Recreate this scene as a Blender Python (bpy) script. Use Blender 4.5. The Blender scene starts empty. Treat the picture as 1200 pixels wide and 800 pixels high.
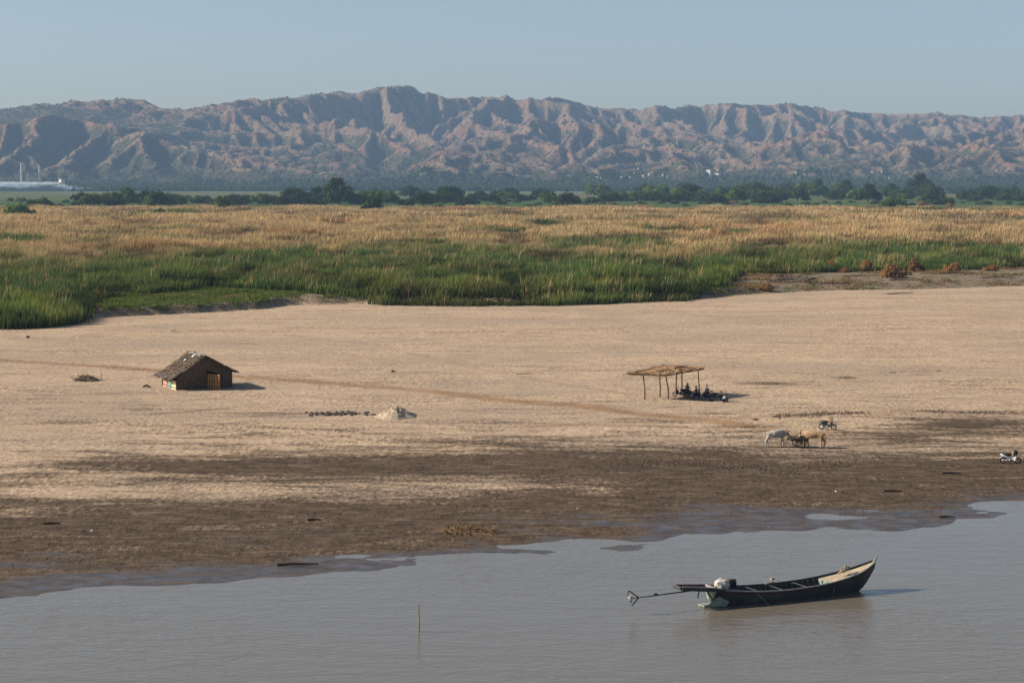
import bpy, bmesh, math, random
import numpy as np
from mathutils import Vector, Matrix
random.seed(7)
R = math.radians
S = bpy.context.scene
# ------------------------------------------------------------------ camera, sky, sun, exposure
F = 2400.0; CAMZ = 24.5; PITCH = math.atan(188.0/F)
cd = bpy.data.cameras.new('camera'); cam = bpy.data.objects.new('camera', cd); S.collection.objects.link(cam)
cam.location = (0, 0, CAMZ); cam.rotation_euler = (R(90)-PITCH, 0, 0)
cd.sensor_width = 36; cd.lens = F/1200*36; cd.clip_start = 1; cd.clip_end = 60000
S.camera = cam
TO_SUN = Vector((-0.86, 0.02, 0.50)).normalized()
SUN_EL = math.asin(TO_SUN.z)
w = bpy.data.worlds.new('World'); S.world = w; w.use_nodes = True
wn = w.node_tree.nodes; wl = w.node_tree.links
sky = wn.new('ShaderNodeTexSky'); sky.sky_type = 'NISHITA'; sky.sun_disc = False
sky.sun_elevation = SUN_EL; sky.sun_rotation = math.atan2(TO_SUN.x, TO_SUN.y)
sky.altitude = 0; sky.air_density = 0.84; sky.dust_density = 1.35; sky.ozone_density = 0.4
bg = wn['Background']; wl.new(sky.outputs[0], bg.inputs[0]); bg.inputs[1].default_value = 0.064
sd = bpy.data.lights.new('sun', 'SUN'); sun = bpy.data.objects.new('sun', sd); S.collection.objects.link(sun)
sd.energy = 4.9; sd.angle = R(0.6); sd.color = (1.0, 0.89, 0.75)
sun.rotation_euler = TO_SUN.to_track_quat('Z', 'Y').to_euler(); sun.location = (0, 0, 900)
S.view_settings.view_transform = 'Standard'; S.view_settings.look = 'None'
S.view_settings.gamma = 1; S.view_settings.exposure = 0.74
S.render.engine = 'CYCLES'
S.cycles.use_denoising = True
S.cycles.max_bounces = 5; S.cycles.diffuse_bounces = 2; S.cycles.glossy_bounces = 2
S.cycles.transmission_bounces = 3; S.cycles.volume_bounces = 1; S.cycles.transparent_max_bounces = 12
HAZE_DENSITY = 5.2e-5; HAZE_COLOR = (0.42, 0.65, 1.0)
ALB = .70    # keeps base colours in their real range

# ------------------------------------------------------------------ helpers
def ray(px, py):
    c, s = math.cos(PITCH), math.sin(PITCH)
    vx = (px-600)/F; vy = -(py-400)/F
    return vx, c+vy*s, -s+vy*c
def P(px, py, z=0.0):
    a, b, c = ray(px, py); t = (z-CAMZ)/c
    return a*t, b*t
def hsh(ix, iy, seed):
    n = (ix.astype(np.int64)*374761393 + iy.astype(np.int64)*668265263 + seed*1274126177) & 0xffffffff
    n = ((n ^ (n >> 13))*1274126177) & 0xffffffff
    n = n ^ (n >> 16)
    return (n & 0xffffff)/float(0xffffff)
def vn(x, y, seed=0):
    x = np.asarray(x, float); y = np.asarray(y, float)
    ix = np.floor(x); iy = np.floor(y); fx = x-ix; fy = y-iy
    fx = fx*fx*(3-2*fx); fy = fy*fy*(3-2*fy)
    a = hsh(ix, iy, seed); b = hsh(ix+1, iy, seed); c = hsh(ix, iy+1, seed); d = hsh(ix+1, iy+1, seed)
    return (a*(1-fx)+b*fx)*(1-fy)+(c*(1-fx)+d*fx)*fy
def fbm(x, y, sc, oct=4, seed=0):
    v = 0; amp = 1; tot = 0; f = 1.0/sc
    for o in range(oct):
        v = v+amp*(vn(np.asarray(x)*f, np.asarray(y)*f, seed+o*17)*2-1); tot += amp; amp *= .5; f *= 2.03
    return v/tot
def ss(a, b, x):
    t = np.clip((x-a)/(b-a), 0, 1); return t*t*(3-2*t)
def curve(pts, z):
    A = []; Y = []
    for px, py in pts:
        x, y = P(px, py, z); A.append(x/y); Y.append(y)
    A = [-0.6]+A+[0.6]; Y = [Y[0]]+Y+[Y[-1]]
    return np.array(A), np.array(Y)
SHORE = curve([(0,700),(60,691),(130,685),(250,682),(330,673),(400,668),(450,665),(493,662),(553,658),(562,654),(607,655),
               (650,647),(687,648),(727,650),(753,643),(770,636),(800,624),(867,624),(910,621),(967,618),(1033,621),(1100,617),
               (1113,613),(1122,608),(1200,607)], 0.0)
BANK = curve([(0,378),(33,377),(77,373),(167,370),(300,363),(327,358),(400,356),(467,356),(600,358),(667,355),(800,351),(900,344),
              (967,341),(1067,339),(1200,335)], 0.9)
REED = curve([(0,378),(90,372),(128,350),(250,339),(330,342),(400,347),(460,350),(600,352),(800,346),(850,336),(868,322),
              (1000,319),(1200,314)], 2.2)
PUDDLES = [(985,606,2.3,.9,.17),(1018,598,1.4,.5,.17),(1192,592,3.5,2.6,.22),(960,603,1.4,1.0,.14),(420,651,2.5,1.2,.07),(640,640,4,1.2,.07),(700,634,3,1.5,.09),(560,651,3,1.,.06)]
PUDW = [(P(a, b, 0)+(c, d, e)) for a, b, c, d, e in PUDDLES]
def fields(x, y):
    a = x/np.maximum(y, 1)
    s = y-np.interp(a, *SHORE)
    e = y-np.interp(a, *BANK)+2.2*fbm(x, y, 9, 3, 5)
    return a, s, e
MX, MY = P(470, 486, .9)
def H(x, y):
    x = np.asarray(x, float); y = np.asarray(y, float)
    a, s, e = fields(x, y)
    z = np.where(s < 0, np.maximum(-1.3, .035*s), np.minimum(.012*s, .36)+np.clip((s-30)*.009, 0, .55))
    near = np.exp(-((s-2)/9)**2)
    z = z+near*(.040*fbm(x*.7, y, 1.6, 4, 11)+.03*fbm(x*.3, y, 6, 2, 19)) + .045*ss(5, 30, s)*fbm(x*.5, y, 5, 4, 12)+.10*ss(20, 80, s)*fbm(x, y, 30, 2, 13)
    for qx, qy, rx, ry, dp in PUDW:
        z = z-dp*np.exp(-((x-qx)/rx)**2-((y-qy)/ry)**2)
    right = ss(.09, .14, a)
    wdt = 2.6+right*16
    z = z+(1.35-.3*right)*ss(0, 1, e/wdt)+.25*ss(0, 60, e)+.12*ss(2, 10, e)*fbm(x, y, 3, 3, 14)
    return z
def gz(x, y): return float(H(np.array([x]), np.array([y]))[0])
def G(px, py):
    z = 0.5
    for _ in range(12):
        x, y = P(px, py, z); z = .5*z+.5*gz(x, y)
    return Vector((x, y, gz(x, y)))

def link(o, parent=None):
    S.collection.objects.link(o)
    if parent: o.parent = parent
    return o
def tag(o, label=None, cat=None, group=None, kind=None):
    if label: o['label'] = label
    if cat: o['category'] = cat
    if group: o['group'] = group
    if kind: o['kind'] = kind
    return o
def empty(name, loc, rz=0, label=None, cat=None, group=None):
    o = bpy.data.objects.new(name, None); o.location = loc; o.rotation_euler = (0, 0, rz); o.empty_display_size = .2
    link(o); return tag(o, label, cat, group)
def mesh_np(name, V, Fa, mat, parent=None, smooth=False, attrs=None, nside=4):
    me = bpy.data.meshes.new(name); V = np.asarray(V, np.float32); Fa = np.asarray(Fa, np.int32)
    me.vertices.add(len(V)); me.vertices.foreach_set('co', V.ravel())
    me.loops.add(Fa.size); me.loops.foreach_set('vertex_index', Fa.ravel())
    me.polygons.add(len(Fa)); me.polygons.foreach_set('loop_start', np.arange(0, Fa.size, nside, dtype=np.int32))
    me.update(calc_edges=True)
    if smooth: me.polygons.foreach_set('use_smooth', np.ones(len(Fa), bool))
    for k, (typ, arr) in (attrs or {}).items():
        at = me.attributes.new(k, typ, 'POINT')
        at.data.foreach_set('color' if typ == 'FLOAT_COLOR' else 'value', np.asarray(arr, np.float32).ravel())
    me.materials.append(mat)
    o = bpy.data.objects.new(name, me); return link(o, parent)
class MB:
    def __init__(s): s.v = []; s.f = []
    def add(s, vs, fs):
        n = len(s.v); s.v += [tuple(v) for v in vs]; s.f += [tuple(n+i for i in f) for f in fs]; return s
    def box(s, c, d, rz=0, rx=0, ry=0):
        M = Matrix.Rotation(rz, 3, 'Z') @ Matrix.Rotation(ry, 3, 'Y') @ Matrix.Rotation(rx, 3, 'X')
        vs = [Vector(c)+M @ Vector((sx*d[0]/2, sy*d[1]/2, sz*d[2]/2)) for sx in (-1, 1) for sy in (-1, 1) for sz in (-1, 1)]
        return s.add(vs, [(0,1,3,2),(4,6,7,5),(0,4,5,1),(2,3,7,6),(0,2,6,4),(1,5,7,3)])
    def tube(s, pts, r, n=7, cap=True):
        pts = [Vector(p) for p in pts]; rr = r if isinstance(r, (list, tuple)) else [r]*len(pts)
        vs = []; fs = []
        for i, p in enumerate(pts):
            t = (pts[min(i+1, len(pts)-1)]-pts[max(i-1, 0)]).normalized()
            a = t.cross(Vector((0, 0, 1)));
            if a.length < .05: a = t.cross(Vector((0, 1, 0)))
            a.normalize(); b = t.cross(a)
            for k in range(n):
                q = 2*math.pi*k/n; vs.append(p+(a*math.cos(q)+b*math.sin(q))*rr[i])
        for i in range(len(pts)-1):
            for k in range(n):
                fs.append((i*n+k, i*n+(k+1) % n, (i+1)*n+(k+1) % n, (i+1)*n+k))
        if cap: fs.append(tuple(range(n))[::-1]); fs.append(tuple((len(pts)-1)*n+k for k in range(n)))
        return s.add(vs, fs)
    def lathe(s, c, prof, n=12, axis='Z'):
        vs = []; fs = []
        for r, h in prof:
            for k in range(n):
                q = 2*math.pi*k/n
                p = (r*math.cos(q), r*math.sin(q), h) if axis == 'Z' else (r*math.cos(q), h, r*math.sin(q))
                vs.append(Vector(c)+Vector(p))
        for i in range(len(prof)-1):
            for k in range(n): fs.append((i*n+k, i*n+(k+1) % n, (i+1)*n+(k+1) % n, (i+1)*n+k))
        return s.add(vs, fs)
    def torus(s, c, R0, r, n=20, m=6):   # axis Y
        vs = []; fs = []
        for i in range(n):
            q = 2*math.pi*i/n
            for j in range(m):
                t = 2*math.pi*j/m; rr = R0+r*math.cos(t)
                vs.append((c[0]+rr*math.cos(q), c[1]+r*math.sin(t), c[2]+rr*math.sin(q)))
        for i in range(n):
            for j in range(m): fs.append((i*m+j, i*m+(j+1) % m, ((i+1) % n)*m+(j+1) % m, ((i+1) % n)*m+j))
        return s.add(vs, fs)
    def build(s, name, mat, parent=None, smooth=False):
        me = bpy.data.meshes.new(name); me.from_pydata([tuple(v) for v in s.v], [], s.f); me.materials.append(mat)
        bm = bmesh.new(); bm.from_mesh(me); bmesh.ops.recalc_face_normals(bm, faces=bm.faces); bm.to_mesh(me); bm.free()
        if smooth:
            for p in me.polygons: p.use_smooth = True
        return link(bpy.data.objects.new(name, me), parent)
def copy_tree(o, parent=None):
    c = o.copy(); S.collection.objects.link(c)
    if parent: c.parent = parent
    for ch in list(o.children): copy_tree(ch, c)
    return c
# ---- materials
def nd(nt, typ, **kw):
    n = nt.nodes.new(typ)
    for k, v in kw.items(): setattr(n, k, v)
    return n
def mat(name, col, rough=.8, var=.25, scale=6, metal=0, bump=0, spec=.3, obj=True):
    col = tuple(c*ALB for c in col)
    m = bpy.data.materials.new(name); m.use_nodes = True; nt = m.node_tree; b = nt.nodes['Principled BSDF']
    tc = nd(nt, 'ShaderNodeTexCoord'); n = nd(nt, 'ShaderNodeTexNoise'); n.inputs['Scale'].default_value = scale; n.inputs['Detail'].default_value = 5
    nt.links.new(tc.outputs['Object'], n.inputs['Vector'])
    mx = nd(nt, 'ShaderNodeMix', data_type='RGBA')
    mx.inputs[6].default_value = tuple(c*(1-var) for c in col)+(1,); mx.inputs[7].default_value = tuple(min(1, c*(1+var)) for c in col)+(1,)
    cr = nd(nt, 'ShaderNodeMapRange'); cr.inputs[1].default_value = .3; cr.inputs[2].default_value = .7
    nt.links.new(n.outputs[0], cr.inputs[0]); nt.links.new(cr.outputs[0], mx.inputs[0]); nt.links.new(mx.outputs[2], b.inputs['Base Color'])
    b.inputs['Roughness'].default_value = rough; b.inputs['Metallic'].default_value = metal; b.inputs['Specular IOR Level'].default_value = spec
    if bump:
        bp = nd(nt, 'ShaderNodeBump'); bp.inputs['Strength'].default_value = bump; bp.inputs['Distance'].default_value = .05
        nt.links.new(n.outputs[0], bp.inputs['Height']); nt.links.new(bp.outputs[0], b.inputs['Normal'])
    return m
def foliage_mat(name, col, var=.35, transl=.25, tint=False):
    col = tuple(c*ALB for c in col)
    m = bpy.data.materials.new(name); m.use_nodes = True; nt = m.node_tree; nt.nodes.remove(nt.nodes['Principled BSDF'])
    out = nt.nodes['Material Output']
    if tint:
        at = nd(nt, 'ShaderNodeAttribute', attribute_name='tint'); colsock = at.outputs['Color']
    else:
        gi = nd(nt, 'ShaderNodeNewGeometry'); oi = nd(nt, 'ShaderNodeObjectInfo')
        ad = nd(nt, 'ShaderNodeMath', operation='ADD'); nt.links.new(gi.outputs['Random Per Island'], ad.inputs[0]); nt.links.new(oi.outputs['Random'], ad.inputs[1])
        mr = nd(nt, 'ShaderNodeMapRange'); mr.inputs[2].default_value = 2.0; nt.links.new(ad.outputs[0], mr.inputs[0])
        mx = nd(nt, 'ShaderNodeMix', data_type='RGBA'); mx.inputs[6].default_value = tuple(c*(1-var) for c in col)+(1,)
        mx.inputs[7].default_value = (col[0]*(1+var)*1.1, col[1]*(1+var), col[2]*(1+var)*.8, 1)
        nt.links.new(mr.outputs[0], mx.inputs[0]); colsock = mx.outputs[2]
    d = nd(nt, 'ShaderNodeBsdfDiffuse'); t = nd(nt, 'ShaderNodeBsdfTranslucent'); ms = nd(nt, 'ShaderNodeMixShader'); ms.inputs[0].default_value = transl
    nt.links.new(colsock, d.inputs[0]); nt.links.new(colsock, t.inputs[0])
    nt.links.new(d.outputs[0], ms.inputs[1]); nt.links.new(t.outputs[0], ms.inputs[2]); nt.links.new(ms.outputs[0], out.inputs[0])
    return m

# ------------------------------------------------------------------ ground
def ground_material():
    m = bpy.data.materials.new('sand_and_mud'); m.use_nodes = True; nt = m.node_tree; b = nt.nodes['Principled BSDF']; L = nt.links.new
    geo = nd(nt, 'ShaderNodeNewGeometry')
    def noise(scale, detail=5, sx=1, sy=1, rough=.55, dist=0):
        mp = nd(nt, 'ShaderNodeMapping'); mp.inputs['Scale'].default_value = (sx, sy, 1); L(geo.outputs['Position'], mp.inputs[0])
        n = nd(nt, 'ShaderNodeTexNoise'); n.inputs['Scale'].default_value = scale; n.inputs['Detail'].default_value = detail
        n.inputs['Roughness'].default_value = rough; n.inputs['Distortion'].default_value = dist; L(mp.outputs[0], n.inputs['Vector']); return n.outputs[0]
    def attr(a): return nd(nt, 'ShaderNodeAttribute', attribute_name=a).outputs['Fac']
    def mr(s, a, b_, c=0., d=1., smooth=False):
        n = nd(nt, 'ShaderNodeMapRange'); n.inputs[1].default_value = a; n.inputs[2].default_value = b_; n.inputs[3].default_value = c; n.inputs[4].default_value = d
        if smooth: n.interpolation_type = 'SMOOTHSTEP'
        L(s, n.inputs[0]); return n.outputs[0]
    def math_(op, a, b_):
        n = nd(nt, 'ShaderNodeMath', operation=op)
        for i, q in enumerate((a, b_)):
            if isinstance(q, (int, float)): n.inputs[i].default_value = q
            else: L(q, n.inputs[i])
        return n.outputs[0]
    def mix(f, a, b_):
        n = nd(nt, 'ShaderNodeMix', data_type='RGBA')
        if isinstance(f, float): n.inputs[0].default_value = f
        else: L(f, n.inputs[0])
        for i, q in ((6, a), (7, b_)):
            if isinstance(q, tuple): n.inputs[i].default_value = tuple(ch*k_ for ch, k_ in zip(q, (.755, .770, .81)))+(1,)
            else: L(q, n.inputs[i])
        return n.outputs[2]
    mud = attr('mud'); wet = attr('wet'); veg = attr('veg'); far = attr('far')
    nA = noise(.9, 8, .55, 1, .62); nB = noise(.06, 5, .5, 1.2); nC = noise(2.6, 5, 1, .38, .65); nE = noise(1.1, 4, .3, .9, .6); nD = noise(.30, 8, .34, 1.25, .68, .5)
    sand = mix(mr(nA, .3, .7), (.40, .285, .175), (.62, .455, .290))
    sand = mix(mr(nB, .35, .65, 0, .55), sand, (.60, .445, .295))
    nCm = math_('ADD', nC, math_('MULTIPLY', math_('SUBTRACT', noise(.11, 5, .4, 1.2, .6), .5), .55))
    sand = mix(mr(nCm, .53, .66, 0, .8), sand, (.25, .175, .115))
    sand = mix(mr(nC, .46, .34, 0, .7), sand, (.76, .57, .40))
    sand = mix(mr(nE, .53, .64, 0, .6), sand, (.36, .255, .165))
    sand = mix(mr(nD, .52, .64, 0, .55), sand, (.30, .215, .155))
    sand = mix(mr(noise(.045, 7, .5, 1, .65, .6), .45, .60, 0, .6), sand, (.37, .285, .205))
    sand = mix(mr(math_('MULTIPLY', attr('track'), math_('ADD', nA, .35)), .12, .75, 0, .75), sand, (.36, .225, .125))
    mudc = mix(mr(nA, .35, .7), (.066, .045, .028), (.155, .108, .068))
    mudc = mix(mr(nC, .54, .66, 0, .75), mudc, (.035, .025, .018))
    mudc = mix(mr(nC, .42, .3, 0, .5), mudc, (.22, .16, .105))
    mudc = mix(mr(nE, .55, .68, 0, .5), mudc, (.24, .175, .12))
    mm = math_('ADD', mud, math_('MULTIPLY', math_('SUBTRACT', nD, .5), 2.3))
    mm = math_('ADD', mm, math_('MULTIPLY', math_('SUBTRACT', nA, .5), 1.1))
    mm = math_('ADD', mm, math_('MULTIPLY', math_('SUBTRACT', nC, .5), 1.1))
    mm = mr(mm, .30, .95)
    col = mix(mm, sand, mudc)
    wc = mix(mr(nA, .4, .65), (.060, .044, .033), (.112, .084, .062))
    wm = math_('ADD', wet, math_('MULTIPLY', math_('SUBTRACT', noise(.35, 5, .4, 1, .6), .5), 1.6)); wm = mr(wm, .35, .75, 0, 1, True)
    col = mix(wm, col, wc)
    vn_ = noise(.35, 5); vf = noise(.012, 4, .35, 1.6)
    vegc = mix(mr(vn_, .50, .66), mix(mr(nC, .45, .62), (.30, .225, .145), (.15, .11, .07)), (.065, .08, .028))
    vegc = mix(math_('MULTIPLY', far, 1.0), vegc, mix(mr(math_('ADD', vf, math_('MULTIPLY', attr('crop'), .09)), .47, .56), (.17, .14, .07), (.042, .10, .018)))
    col = mix(veg, col, vegc)
    L(col, b.inputs['Base Color'])
    rg = nd(nt, 'ShaderNodeMix', data_type='FLOAT'); L(wm, rg.inputs[0]); rg.inputs[2].default_value = .95
    L(mr(noise(.7, 4), .40, .62, .30, .65), rg.inputs[3]); L(rg.outputs[0], b.inputs['Roughness'])
    L(mr(wm, 0, 1, .06, .45), b.inputs['Specular IOR Level'])
    hsum = math_('ADD', math_('MULTIPLY', nA, .16), math_('MULTIPLY', nC, .10))
    hsum = math_('ADD', hsum, math_('MULTIPLY', nD, .20))
    bp = nd(nt, 'ShaderNodeBump'); bp.inputs['Distance'].default_value = 1.0; L(hsum, bp.inputs['Height'])
    L(math_('SUBTRACT', 1.0, math_('MULTIPLY', wm, .72)), bp.inputs['Strength']); L(bp.outputs[0], b.inputs['Normal'])
    return m
def make_ground():
    pys = np.concatenate([np.arange(960, 395, -1.0), np.arange(395, 312, -.45), np.arange(312, 222, -1.0)])
    ys = np.array([P(600, p, 1.2)[1] for p in pys]); ys = np.concatenate([[30, 50], ys, [4700, 5200, 6500, 8000, 9000]])
    nx = 860; fan = np.linspace(-.34, .34, nx)
    Y, Fn = np.meshgrid(ys, fan, indexing='ij'); X = Fn*Y+np.sign(Fn)*25*np.abs(Fn)/.34
    Z = H(X, Y); a, s, e = fields(X, Y)
    Z = np.where(Y > 4500, np.maximum(Z-(Y-4500)*.006, -20), Z)
    n0, n1 = X.shape; idx = np.arange(n0*n1).reshape(n0, n1)
    Fa = np.stack([idx[:-1, :-1], idx[:-1, 1:], idx[1:, 1:], idx[1:, :-1]], -1).reshape(-1, 4)
    mud = ss(80, 20, s)
    mud = mud*(.60+.30*fbm(X*.7, Y, 26, 3, 31))+.75*ss(34, 18, s)
    def blob(px, py, rx, ry, k):
        q = G(px, py); return k*np.exp(-((X-q.x)/rx)**2-((Y-q.y)/ry)**2)
    for bl in [(150,545,9,3,.28),(320,540,9,4,.25),(470,550,12,3,.28),(620,536,12,4,.3),(720,552,10,4,.28),(820,530,9,4,.2),(930,545,12,6,.2),(1060,540,10,5,.15),(560,570,12,2.5,-.3),(250,575,14,3.5,-.35),(80,575,8,3,-.3),(430,585,10,2.5,-.2),(230,497,7,3,.2),(330,510,9,3,.22),(60,470,6,3,.2),(1130,497,7,6,.6),(1060,512,8,6,.35),(730,545,14,4,.35),(560,548,16,4,.35),(300,545,10,4,.3),(860,535,12,6,.25),(1150,545,9,6,.2),
               (900,449,3,3,.45),(1080,436,2.5,5,.35),(990,443,2.5,3,.4),(160,480,3,4,.35),(80,493,3,3,.4),(90,540,5,3,.3),(560,520,8,4,.2),(950,560,14,5,.25)]:
        mud += blob(*bl)
    mud = mud+.20*ss(135, 60, s)*ss(20, 50, s)+.27*fbm(X*.6, Y, 17, 4, 33)*ss(170, 90, s)
    wet = ss(8, 0, s)*.85+.22*ss(22, 6, s)
    for bl in [(985,605,6,4,.6),(830,596,5,5,.35),(700,610,9,5,.35),(1190,590,7,7,.5),(600,608,8,4,.2),(300,625,8,5,.3),(60,660,8,5,.25)]: wet += blob(*bl)
    veg = ss(-1.5, 2.5, e); far = ss(1300, 1700, Y)
    trk = np.zeros_like(X)
    for pts, wd, k in (([(-60, 416), (0, 422), (120, 429), (180, 434), (270, 441), (400, 450), (520, 460), (600, 470), (680, 475), (740, 484), (830, 492), (900, 503)], 1.5, 1.0), ([(600, 500), (700, 497), (830, 492), (980, 484), (1080, 482), (1200, 484)], 1.3, .6),
                       ([(330, 392), (420, 402), (500, 418), (560, 432), (640, 447), (740, 462)], .7, .4), ([(900, 503), (960, 512), (1080, 508), (1200, 512)], 1.6, .5)):
        q = [G(*p) for p in pts]; dmin = np.full(X.shape, 1e9)
        for a_, b_ in zip(q[:-1], q[1:]):
            vx, vy = b_.x-a_.x, b_.y-a_.y; t = np.clip(((X-a_.x)*vx+(Y-a_.y)*vy)/(vx*vx+vy*vy), 0, 1)
            dmin = np.minimum(dmin, np.hypot(X-a_.x-t*vx, Y-a_.y-t*vy))
        trk = np.maximum(trk, k*np.exp(-((dmin+.8*fbm(X, Y, 6, 2, 91))/wd)**2))
    V = np.stack([X, Y, Z], -1).reshape(-1, 3)
    o = mesh_np('ground', V, Fa, ground_material(), smooth=True, attrs={'mud': ('FLOAT', np.clip(mud, 0, 1.2)), 'wet': ('FLOAT', np.clip(wet, 0, 1)),
        'veg': ('FLOAT', veg), 'track': ('FLOAT', trk), 'far': ('FLOAT', far), 'crop': ('FLOAT', ss(3000, 2200, Y))})
    tag(o, kind='structure'); return o
make_ground()

# ------------------------------------------------------------------ water
def make_water():
    m = bpy.data.materials.new('silty_river_water'); m.use_nodes = True; nt = m.node_tree; b = nt.nodes['Principled BSDF']; L = nt.links.new
    b.inputs['Base Color'].default_value = (.136, .118, .092, 1); b.inputs['Roughness'].default_value = .10; b.inputs['IOR'].default_value = 1.33
    geo = nd(nt, 'ShaderNodeNewGeometry'); hs = []
    for sc, sx, sy, k in ((1.7, .75, 1.5, .050), (.45, .6, 1.3, .10), (6, .8, 1.2, .012)):
        mp = nd(nt, 'ShaderNodeMapping'); mp.inputs['Scale'].default_value = (sx, sy, 1); mp.inputs['Rotation'].default_value = (0, 0, .25); L(geo.outputs['Position'], mp.inputs[0])
        n = nd(nt, 'ShaderNodeTexNoise'); n.inputs['Scale'].default_value = sc; n.inputs['Detail'].default_value = 3; n.inputs['Distortion'].default_value = .4
        L(mp.outputs[0], n.inputs['Vector']); mu = nd(nt, 'ShaderNodeMath', operation='MULTIPLY'); mu.inputs[1].default_value = k; L(n.outputs[0], mu.inputs[0]); hs.append(mu.outputs[0])
    a = nd(nt, 'ShaderNodeMath', operation='ADD'); L(hs[0], a.inputs[0]); L(hs[1], a.inputs[1])
    c = nd(nt, 'ShaderNodeMath', operation='ADD'); L(a.outputs[0], c.inputs[0]); L(hs[2], c.inputs[1])
    pn = nd(nt, 'ShaderNodeTexNoise'); pn.inputs['Scale'].default_value = .05; pn.inputs['Detail'].default_value = 2; L(geo.outputs['Position'], pn.inputs['Vector'])
    pm = nd(nt, 'ShaderNodeMapRange'); pm.inputs[1].default_value = .35; pm.inputs[2].default_value = .65; pm.inputs[3].default_value = .45; pm.inputs[4].default_value = .95; L(pn.outputs[0], pm.inputs[0])
    bp = nd(nt, 'ShaderNodeBump'); bp.inputs['Distance'].default_value = 1.0; L(pm.outputs[0], bp.inputs['Strength'])
    L(c.outputs[0], bp.inputs['Height']); L(bp.outputs[0], b.inputs['Normal'])
    V = [(-400, -40, 0), (400, -40, 0), (400, 178, 0), (-400, 178, 0)]
    tag(mesh_np('water', V, [(0, 1, 2, 3)], m), kind='structure')
make_water()

# ------------------------------------------------------------------ hills (eroded landscape)
SKYL = [(0,125),(20,122),(67,118),(100,116),(127,115),(150,112),(167,115),(180,121),(200,124),(227,122),(260,117),(300,115),(350,115),
        (367,109),(400,107),(420,110),(450,101),(463,99),(490,102),(513,112),(533,115),(567,113),(600,112),(617,115),(657,113),(677,122),
        (713,128),(747,126),(800,124),(843,121),(883,124),(927,121),(960,127),(980,130),(1007,131),(1027,135),(1067,133),(1093,132),(1133,137),(1200,135)]
def evolve(z, U, dx, iters, dt, K, rng, dif=.06):
    ny, nx = z.shape; N = nx*ny
    ii = np.arange(N).reshape(ny, nx)
    for it in range(iters):
        z = z+U*dt; z[0, :] = 0
        best = np.zeros((ny, nx)); rec = ii.copy(); dist = np.ones((ny, nx))
        for dy in (-1, 0, 1):
            for dxx in (-1, 0, 1):
                if not dy and not dxx: continue
                d = dx*math.hypot(dy, dxx)
                zs = np.full((ny, nx), 1e9); src = (slice(max(0, dy), ny+min(0, dy)), slice(max(0, dxx), nx+min(0, dxx)))
                dst = (slice(max(0, -dy), ny+min(0, -dy)), slice(max(0, -dxx), nx+min(0, -dxx)))
                zs[dst] = z[src]; js = ii.copy(); js[dst] = ii[src]
                sl = (z-zs)/d*(1+.15*rng.random((ny, nx)))
                mk = sl > best; best[mk] = sl[mk]; rec[mk] = js[mk]; dist[mk] = d
        order = np.argsort(z, axis=None).tolist(); r = rec.ravel().tolist(); dl = dist.ravel().tolist()
        A = [dx*dx]*N
        for i in reversed(order):
            j = r[i]
            if j != i: A[j] += A[i]
        fac = (K*dt*np.sqrt(np.array(A))/np.array(dl)).tolist(); zl = z.ravel().tolist()
        for i in order:
            j = r[i]
            if j != i:
                zl[i] = (zl[i]+fac[i]*zl[j])/(1+fac[i])
        z = np.array(zl).reshape(ny, nx)
        z[1:-1, 1:-1] += dif*(z[:-2, 1:-1]+z[2:, 1:-1]+z[1:-1, :-2]+z[1:-1, 2:]-4*z[1:-1, 1:-1])
    return z, np.array(A).reshape(ny, nx)
def upsample(z):
    ny, nx = z.shape; o = np.zeros((2*ny-1, 2*nx-1)); o[::2, ::2] = z
    o[1::2, ::2] = (z[1:]+z[:-1])/2; o[:, 1::2] = (o[:, :-2:2]+o[:, 2::2])/2; return o
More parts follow.
